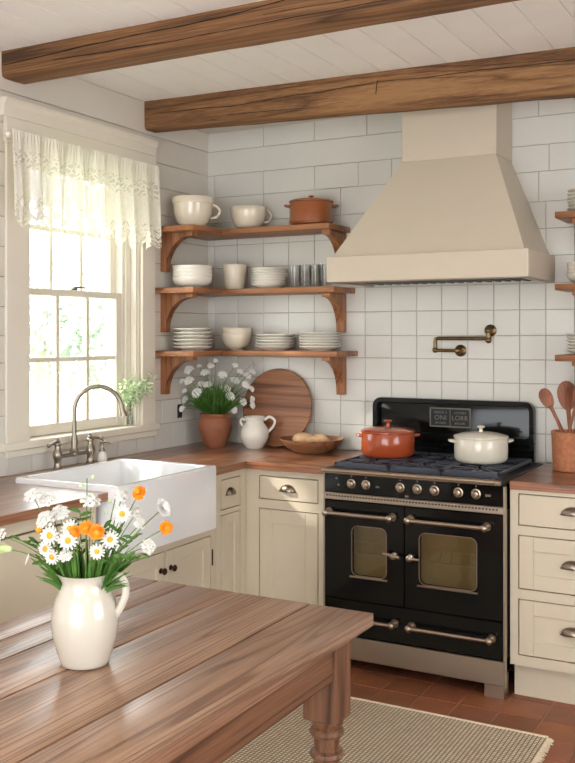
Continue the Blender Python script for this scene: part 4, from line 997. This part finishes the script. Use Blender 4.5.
# sill vase with sprig
VX, VY, VZ = -.012, -.705, 1.0625
t = thing('bud_vase', 'small clear glass vase with leafy sprigs on the window sill', 'vase', (VX, VY, VZ))
rosy([(.018, 0), (.020, .003), (.021, .04), (.014, .065), (.013, .085), (.016, .092), (.0145, .092), (.0115, .083), (.012, .066), (.018, .038), (.016, .008), (0, .006)], 'clear', 'body', t, 24)
rd = random.Random(9)
for k, lb in enumerate(('tallest leafy sprig in the sill vase, bending right', 'leafy sprig in the sill vase, bending left', 'short middle leafy sprig in the sill vase', 'leafy sprig in the sill vase reaching forwards', 'upright leafy sprig in the sill vase')):
    ends = [(.045, .105, .245), (.035, -.11, .205), (.03, .015, .20), (.085, .06, .21), (.045, -.05, .25)][k]
    o = thing('leafy_sprig', lb, 'sprig', (VX, VY, VZ+.01), 'sprigs in the sill vase'); b0 = Vector((VX, VY, VZ+.01)); e = Vector((VX+ends[0], VY+ends[1], VZ+ends[2])); pts = spline([b0, b0+Vector((0, 0, .085)), (b0+e)/2+Vector((0, 0, .05)), e], 6)
    m = MB(); m.tube(pts, .0012, 5); L = MB()
    for q in range(64):
        p = pts[int(rd.uniform(.45, 1)*(len(pts)-1))]; dv = Vector((rd.gauss(0, 1), rd.gauss(0, 1), rd.gauss(.4, 1))).normalized(); q2 = p+dv*rd.uniform(.015, .042); q2.x = max(q2.x, VX-.02); m.tube([p, q2], .0006, 4)
        for z in range(3):
            c = q2+Vector((rd.gauss(0, .006), rd.gauss(0, .006), rd.gauss(0, .006))); u = Vector((rd.gauss(0, 1), rd.gauss(0, 1), rd.gauss(0, 1))).normalized(); v = u.orthogonal().normalized(); L.add([c-u*.0075, c+v*.0045, c+u*.0075, c-v*.0045], [(0, 1, 2, 3)])
    m.build('stems', 'stem', o); L.build('leaves', 'leafpale', o, smooth=0)

# ================================================================== VALANCE
t = thing('lace_valance', 'gathered cream lace valance curtain hanging across the window top', 'curtain', (.07, -1.1, 2.35))
y0, y1 = -1.63, -.600; zt_, zr_, zb_ = 2.402, 2.368, 2.035
def cv(u, v):
    y = y0+(y1-y0)*u
    fold = math.sin(u*2*PI*8+1.1*math.sin(u*9))+.35*math.sin(u*2*PI*19+2)
    x = .089+(.004+.044*v**.8)*fold*.7+.005*math.sin(u*2*PI*60)*math.exp(-v*10)
    sc = abs((u*30+.3) % 1-.5)*2; sag = .012*math.sin(u*2*PI*8.5)
    z = zt_+(zb_-.045*u-.03*sc*1.0+sag+.01*math.sin(u*7)-zt_)*v
    y += .006*math.sin(u*2*PI*8.5+1.2)*v
    if v < .14: x += .006*math.sin(v/.14*PI)*0
    return (x, y, z)
NU, NV = 480, 44
m = MB(); vs = [cv(i/NU, j/NV) for i in range(NU+1) for j in range(NV+1)]
fs = [(i*(NV+1)+j, (i+1)*(NV+1)+j, (i+1)*(NV+1)+j+1, i*(NV+1)+j+1) for i in range(NU) for j in range(NV)]
m.add(vs, fs); o = m.build('lace_cloth', 'lace', t, smooth=180)
uv = o.data.uv_layers.new(name='UVMap')
for lp in o.data.loops:
    vi = lp.vertex_index; uv.data[lp.index].uv = ((vi//(NV+1))/NU, 1-(vi % (NV+1))/NV)
m = MB(); m.cyl((.072, -1.635, 2.378), (.072, -.59, 2.378), .0075, 12)
for y in (-1.638, -.586): m.ball((.072, y, 2.378), .016, u=16, v=10)
for y in (-1.60, -.615): m.cyl((.026, y, 2.378), (.072, y, 2.378), .005, 8)
m.build('curtain_rod', 'trim', t)

# ================================================================== TABLE
TX0, TX1, TY1, TY0, TZ = 1.140, 1.985, -2.172, -3.95, .76
t = thing('farm_table', 'wooden farmhouse table with plank top and turned legs in the foreground', 'table', ((TX0+TX1)/2, (TY0+TY1)/2, 0))
m = MB(); edges = [TX0, 1.25, 1.36, 1.54, 1.787, TX1]
for a, b in zip(edges[:-1], edges[1:]):
    k = random.uniform(.9, 1.0); m.box(a+.0030, b-.0030, TY0, TY1, TZ-.034, TZ, .0012, 0, (k, k*.99, k*.97), seg=2)
m.box(TX0+.01, TX1-.01, TY0+.01, TY1-.01, TZ-.033, TZ-.010, 0, 1); m.build('tabletop', ['table_y', 'crack'], t)
LX, LY = .098, .098; ins = .049
m = MB(); zt2, zb2 = TZ-.034, TZ-.034-.120
m.box(TX1-ins-.030, TX1-ins-.008, TY0+ins+LY-.01, TY1-ins-LY+.01, zb2, zt2, .002); m.box(TX0+ins+.008, TX0+ins+.03, TY0+ins+LY-.01, TY1-ins-LY+.01, zb2, zt2, .002)
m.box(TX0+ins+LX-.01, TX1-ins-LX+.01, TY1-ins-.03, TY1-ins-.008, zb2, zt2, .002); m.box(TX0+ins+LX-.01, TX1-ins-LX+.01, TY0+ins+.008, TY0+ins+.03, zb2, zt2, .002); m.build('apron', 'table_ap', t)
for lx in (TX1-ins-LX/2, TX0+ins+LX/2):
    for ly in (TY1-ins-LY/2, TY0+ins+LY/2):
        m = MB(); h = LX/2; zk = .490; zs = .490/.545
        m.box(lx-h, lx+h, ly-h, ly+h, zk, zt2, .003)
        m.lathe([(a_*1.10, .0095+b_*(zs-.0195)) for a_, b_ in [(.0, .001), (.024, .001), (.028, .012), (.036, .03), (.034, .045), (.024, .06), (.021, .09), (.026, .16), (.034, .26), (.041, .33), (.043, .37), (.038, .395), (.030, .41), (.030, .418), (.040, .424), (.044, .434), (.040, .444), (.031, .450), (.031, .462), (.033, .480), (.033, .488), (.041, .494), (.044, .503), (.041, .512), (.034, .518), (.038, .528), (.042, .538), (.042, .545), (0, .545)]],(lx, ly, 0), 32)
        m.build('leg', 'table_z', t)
# rug
RX1, RYB = 2.175, -.965
m = MB(); m.box(.75, RX1, -3.2, RYB, .0, .009, .003); o = m.build('rug', 'rug'); recenter(o, (1.3, -2.1, 0)); tag(o, 'beige chunky woven rug with short fringe on the terracotta floor', 'rug')
m = MB(); rd = random.Random(3); y = -3.2
while y < RYB:
    yy = y+rd.uniform(-.002, .002); m.tube([(RX1-.004, yy, .006), (RX1+.012, yy+rd.uniform(-.003, .003), .007), (RX1+.026+rd.uniform(-.004, .004), yy+rd.uniform(-.006, .006), .003)], [.004, .0045, .0015], 5); y += .0105
fr = m.build('fringe', 'fringe', None); fr['kind'] = 'stuff'; fr.parent = o; fr.data.transform(Matrix.Translation(-o.location))
m = MB(); m.tube([(.75, RYB-.002, .008), (RX1, RYB-.002, .008)], .006, 8); m.build('binding', 'fringe', o)

# ================================================================== PITCHER AND BOUQUET
GX, GY = 1.549, -2.866
t = thing('pitcher', 'tall cream glazed pitcher on the table holding the daisies', 'pitcher', (GX, GY, TZ))
Hs = 1.0
prof = [(.050, 0), (.056, .003), (.058, .012), (.066, .035), (.0745, .065), (.0785, .095), (.077, .120), (.071, .147), (.062, .168), (.0555, .183), (.0535, .195), (.057, .206), (.061, .212), (.0585, .213), (.051, .196), (.053, .184), (.068, .147), (.073, .12), (.068, .05), (.05, .01), (0, .008)]
m = MB(); m.lathe(prof, (0, 0, 0), 64)
nv = []
for v in m.v:  # pull a pouring lip on the left side of the rim
    x_, y_, z_ = v
    a_ = math.atan2(y_, x_)-(YAW+PI); f_ = max(0, math.cos(a_))**10*max(0, (z_-.185)/.028)
    r_ = math.hypot(x_, y_); nv.append((x_*(1+f_*.30), y_*(1+f_*.30), z_+f_*.004))
m.v = nv; o = m.build('body', 'jugwhite', t, local=False, smooth=60)
m = MB(); d = Vector((math.cos(YAW-.1), math.sin(YAW-.1), 0)); b0 = Vector((GX, GY, TZ))
m.tube(spline([b0+d*.054+Vector((0, 0, .192)), b0+d*.076+Vector((0, 0, .207)), b0+d*.094+Vector((0, 0, .195)), b0+d*.097+Vector((0, 0, .165)), b0+d*.086+Vector((0, 0, .135)), b0+d*.071+Vector((0, 0, .112))], 6), [.0075]*31, 12, flat=1.2); m.build('handle', 'jugwhite', t)

DJ = (Vector((GX, GY, 0))-Vector((CAM.x, CAM.y, 0))).dot(FW)
def at(px, py, off): 
    r = FW+RT*((px-CX)/FPX)+Vector((0, 0, -(py-HZ)/FPX)); return CAM+r*(DJ+off)
neck = Vector((GX, GY, TZ+.19)); TOC = -FW
rd = random.Random(21)
def stem_for(o, head, thick=.0013, leafy=False):
    a = rd.uniform(0, 2*PI); r_ = rd.uniform(0, .036); b0 = neck+Vector((math.cos(a)*r_, math.sin(a)*r_, -.10*1)); b0.x = GX+(b0.x-GX)*.8
    dirn = (head-neck); exit_ = neck+Vector((dirn.x, dirn.y, 0)).normalized()*.038*min(1, Vector((dirn.x, dirn.y, 0)).length/.06)+Vector((0, 0, .008))
    pts = spline([b0, exit_, exit_.lerp(head, .55)+Vector((0, 0, .012)), head], 6)
    m = MB(); m.tube(pts, thick, 6); m.build('stem', 'stem', o); return pts
def petals(m, c, n, r, cnt, wd, droop, rin=.18, tips=.0, layers=1, zoff=0, jit=.06):
    n = n.normalized(); a = n.orthogonal().normalized(); b = n.cross(a)
    for l in range(layers):
        for i in range(cnt):
            an = 2*PI*(i+.5*l)/cnt+rd.uniform(-jit, jit); u = a*math.cos(an)+b*math.sin(an); v = n.cross(u); R_ = r*(1-.28*l)*rd.uniform(.93, 1.05); lift = droop+.35*l+rd.uniform(-.08, .08)
            q = [c+u*R_*rin+n*zoff, c+u*R_*.45+v*wd*.5+n*(R_*.45*lift+zoff), c+u*R_*.85+v*wd*.48+n*(R_*.8*lift+zoff), c+u*R_+n*(R_*.9*lift+zoff), c+u*R_*.85-v*wd*.48+n*(R_*.8*lift+zoff), c+u*R_*.45-v*wd*.5+n*(R_*.45*lift+zoff)]
            m.add(q, [(0, 1, 2, 3), (0, 3, 4, 5)])
def daisy(px, py, off, r, label, face=(0, 0), cnt=20, ctr=.34):
    h = at(px, py, off); o = thing('daisy', label, 'flower', neck, 'white daisies in the pitcher'); stem_for(o, h)
    n = (TOC+RT*face[0]+Vector((0, 0, 1))*face[1]).normalized()
    m = MB(); petals(m, h, n, r*.97, 14, r*.21, .06, layers=2); m.build('petals', 'petal', o, smooth=0)
    m = MB(); m.lathe([(r*ctr, -.001), (r*ctr, r*.06), (r*ctr*.8, r*.14), (r*ctr*.4, r*.18), (0, r*.18)], (0, 0, 0), 16, mat=Matrix.Translation(h) @ n.to_track_quat('Z', 'Y').to_matrix().to_4x4()); m.build('flower_centre', 'yellow', o)
daisy(122, 514, -.01, .0235, 'white daisy rising at the upper right of the pitcher, below the orange pompom', (.3, .2))
daisy(110, 539.5, -.035, .0235, 'white daisy at the right of the orange cluster', (.2, .1))
daisy(97, 551.5, -.05, .0205, 'lowest white daisy facing forward, right of the bunch centre', (.0, .0))
daisy(50, 535.5, -.04, .0255, 'large white daisy on the left above the smaller ones', (-.2, .1))
daisy(68, 540.5, -.055, .025, 'white daisy in the middle just left of the orange cluster', (-.05, .1))
daisy(70, 529, -.02, .024, 'white daisy behind, between the white fluff and the orange cluster', (0, .3))
daisy(45.5, 549, -.03, .0205, 'small yellow-hearted daisy on the lower left', (-.3, 0), ctr=.42)
daisy(52, 557, -.045, .021, 'lowest daisy on the left above the pitcher lip', (-.2, -.1))
def orange(px, py, off, r, label, face=(0, 0)):
    h = at(px, py, off); o = thing('orange_flower', label, 'flower', neck, 'orange flowers in the pitcher'); stem_for(o, h, .0014)
    n = (TOC+RT*face[0]+Vector((0, 0, 1))*face[1]).normalized(); m = MB()
    for l in range(5): petals(m, h, n, r*(1-.14*l), 18-2*l, r*.34, -.05+.28*l, zoff=.0012*l, rin=.05, jit=.15)
    m.build('petals', 'orange', o, smooth=0)
    m = MB(); m.lathe([(r*.5, -.002), (r*.62, r*.15), (r*.45, r*.36), (0, r*.46)], (0, 0, 0), 16, mat=Matrix.Translation(h) @ n.to_track_quat('Z', 'Y').to_matrix().to_4x4()); m.build('flower_centre', 'yellow' if r > .019 and px > 120 else 'orange', o)
orange(75.5, 531.5, -.05, .0165, 'leftmost orange bloom of the cluster above the pitcher', (-.2, .1))
orange(86, 528, -.055, .018, 'middle orange bloom of the cluster above the pitcher', (0, .2))
orange(96.5, 532, -.06, .020, 'largest orange bloom, at the right of the cluster', (.1, .1))
orange(139, 493, .02, .0195, 'orange flower standing highest at the upper right', (-.4, .5))
orange(166, 527.5, -.02, .0175, 'orange flower at the far right on a long stem', (.3, .1))
def white_umbel(px, py, off, r, label, face=(0, 0), n=40, mat='petal', fr=.006):
    h = at(px, py, off); o = thing('white_umbel', label, 'flower', neck, 'white clustered flowers in the pitcher'); pts = stem_for(o, h, .0012)
    nn = (TOC*.5+RT*face[0]+Vector((0, 0, 1))*(face[1]+.6)).normalized(); m = MB(); umbel(m, h, nn, r, rd, n, fr); m.build('florets', mat, o, smooth=0)
    m = MB(); a = nn.orthogonal().normalized(); b = nn.cross(a)
    for k in range(9): an = 2*PI*k/9; m.tube([h-nn*r*.7, h+(a*math.cos(an)+b*math.sin(an))*r*.75+nn*r*.15], .0006, 4)
    m.build('rays', 'stem', o)
white_umbel(33, 496, .0, .019, 'greyish white umbel highest on the left', (-.3, .3))
white_umbel(47.5, 500.5, .01, .018, 'pale white umbel, right of the highest left one', (.0, .5))
white_umbel(91, 502, .02, .0205, 'white umbel standing high in the middle of the bunch', (.1, .4))
white_umbel(46, 520, -.02, .021, 'fluffy white cluster on the left above the large daisy', (-.3, .1), 60)
white_umbel(60, 514, .0, .021, 'fluffy white cluster at the upper left centre', (.0, .3), 60)
white_umbel(122, 497, .03, .015, 'small white cluster beside green leaves at the upper right', (.3, .3), 30)
white_umbel(148, 546, -.01, .0165, 'pale white cluster low on the right', (.6, -.3), 36)
white_umbel(137, 512, .03, .0135, 'narrow white cluster on the right, above its twin', (.3, .3), 30)
white_umbel(140.5, 524, .01, .0135, 'narrow white cluster on the right, lower of the pair', (.5, 0), 30)
white_umbel(1, 535, .02, .0135, 'white flower cut by the left edge of the picture', (-.6, 0), 30)
white_umbel(66, 556, -.045, .014, 'small white cluster low in the front of the bunch', (0, 0), 26)
# side-on white daisy at right
h = at(163, 508, 0); o = thing('daisy', 'white daisy seen from the side at the far right, above the orange one', 'flower', neck, 'white daisies in the pitcher'); stem_for(o, h)
n = (RT*.8+Vector((0, 0, .45))+TOC*.5).normalized(); m = MB(); petals(m, h, n, .024, 22, .008, .12, layers=3); m.build('petals', 'petal', o, smooth=0)
# lime bud at far left
h = at(8.5, 549, -.01); o = thing('lime_bud', 'lime-white tulip-like bud pointing left on a long stem', 'flower', neck); stem_for(o, h, .0016)
n = (-RT+Vector((0, 0, .15))).normalized(); m = MB()
for k in range(3): petals(m, h-n*.006, n, .015-.002*k, 6, .010, 1.6+.5*k, rin=.1)
m.lathe([(0, -.01), (.006, -.006), (.009, .004), (.008, .014), (.004, .02), (0, .021)], (0, 0, 0), 12, mat=Matrix.Translation(h) @ n.to_track_quat('Z', 'Y').to_matrix().to_4x4()); m.build('petals', 'lime', o, smooth=0)
# white hanging petals bits at left and yellow small
for px_, py_, lb in ((29, 562, 'thin white drooping bud at the lower left of the bunch'),):
    h = at(px_, py_, -.02); o = thing('drooping_bud', lb, 'flower', neck); stem_for(o, h+Vector((0, 0, .02)), .0010); m = MB(); q = h+Vector((0, 0, .02)); m.tube([q, q+Vector((-.004, 0, -.012)), q+Vector((-.010, -.002, -.028))], [.001, .0032, .0008], 8); m.build('petals', 'petal', o)
h = at(39, 529, -.01); o = thing('yellow_bud', 'small yellow bud half hidden behind the left daisies', 'flower', neck); stem_for(o, h); m = MB(); m.ball(h, .009, 1, 1, 1.2); m.build('petals', 'yellow', o)
# leafy sprays
def spray(px, py, off, label, buds=False, n=9, sz=.017):
    h = at(px, py, off); o = thing('leafy_spray', label, 'foliage', neck, 'green sprays in the pitcher'); pts = stem_for(o, h, .0013); m = MB()
    for k in range(n):
        f_ = .45+.55*(k+1)/n; p = pts[int(f_*(len(pts)-1))]; s_ = 1 if k % 2 else -1
        dv = (RT*s_*rd.uniform(.5, 1)+Vector((0, 0, rd.uniform(.1, .7)))+TOC*rd.uniform(-.3, .6)).normalized(); q = p+dv*sz*rd.uniform(.8, 1.5)
        if buds: m.tube([p, p.lerp(q, .7)], .0007, 4); m.ball(q, .0048, 1, 1, 1.2, u=8, v=6)
        else: blade(m, p, q+dv*.008, sz*.28, Vector((0, 0, .004)), rd)
    m.build('leaves', 'leaf' if not buds else 'leafpale', o, smooth=0 if not buds else 60)
spray(87, 478, .02, 'green budded sprig standing tallest above the bunch', True, 8, .014)
spray(116, 495, .03, 'pale green leafy spray at the upper right', True, 8, .012)
spray(119, 528, .0, 'leafy green spray on the right among the daisies', False, 12)
spray(150, 557, -.01, 'leafy stem reaching low to the right', False, 9, .012)
spray(135, 536, .01, 'leafy stem between the right-hand flowers', False, 10, .014)
spray(36, 543, .0, 'leafy green spray on the left behind the daisies', False, 11)
spray(20, 540, .03, 'leafy stem reaching out to the far left', False, 9, .012)
spray(80, 512, .03, 'leafy spray in the middle under the high umbel', False, 11)
spray(128, 556, -.03, 'leafy stem low on the right beside the pitcher handle', False, 10, .014)
spray(58, 545, .03, 'dense leafy spray behind the left daisies', False, 14)
spray(104, 528, .03, 'dense leafy spray behind the orange cluster', False, 14)
spray(32, 564, -.03, 'broad leaf stem hanging over the pitcher lip on the left', False, 8, .016)
m = MB()
for k in range(300):
    a = rd.uniform(0, 2*PI); r_ = rd.uniform(0, .040); b0 = neck+Vector((math.cos(a)*r_, math.sin(a)*r_, -.05)); sx_ = rd.uniform(-.11, .12); e = neck+RT*sx_+TOC*rd.uniform(-.06, .055)+Vector((0, 0, rd.uniform(.03, .105)-abs(sx_)*.25))
    dirn = Vector((e.x-neck.x, e.y-neck.y, 0)); ex = neck+dirn.normalized()*min(.043, dirn.length)+Vector((0, 0, .012))
    blade(m, ex-Vector((0, 0, .05))-dirn.normalized()*.01, e, rd.uniform(.002, .0048), (ex-(ex+e)/2)*.5+Vector((0, 0, .01)), rd)
o = m.build('bouquet_greenery', 'leaf', smooth=0); recenter(o, neck); tag(o, 'dense narrow green leaves filling the neck of the pitcher', 'foliage'); o['kind'] = 'stuff'

# ================================================================== OUTSIDE
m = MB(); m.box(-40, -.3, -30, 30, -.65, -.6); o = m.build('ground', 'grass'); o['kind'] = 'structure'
def tree(x, y, h, r, label, seed):
    rd_ = random.Random(seed); t = thing('tree', label, 'tree', (x, y, -.6)); m = MB()
    m.tube([(x, y, -.6), (x+.1, y, h*.4), (x, y+.1, h*.75)], [.16, .12, .05], 8); m.build('trunk', 'bark', t); m = MB()
    blobs = [(rd_.uniform(-1, 1)*r*.6, rd_.uniform(-1, 1)*r*.7, rd_.uniform(-.75, .5)*h*.45, r*rd_.uniform(.3, .5)) for _ in range(14)]
    for k in range(3800):
        bx, by, bz, br = rd_.choice(blobs); dv = Vector((rd_.gauss(0, 1), rd_.gauss(0, 1), rd_.gauss(0, 1))).normalized()*br*rd_.uniform(.75, 1.05); c = Vector((x+bx, y+by, h*.55+bz))+dv
        if c.z < -.55: continue
        u = Vector((rd_.gauss(0, 1), rd_.gauss(0, 1), rd_.gauss(0, 1))).normalized(); v = u.orthogonal().normalized(); s_ = rd_.uniform(.05, .11); m.add([c-u*s_, c+v*s_*.5, c+u*s_, c-v*s_*.5], [(0, 1, 2, 3)])
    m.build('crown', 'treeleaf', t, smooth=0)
tree(-9.0, 4.0, 3.4, 1.7, 'hazy green tree outside, seen through the left panes', 1)
tree(-9.4, 8.6, 3.2, 1.7, 'hazy green tree outside, seen through the middle panes', 2)
tree(-9.2, 13.4, 3.0, 1.7, 'hazy green tree outside, seen through the right panes', 3)
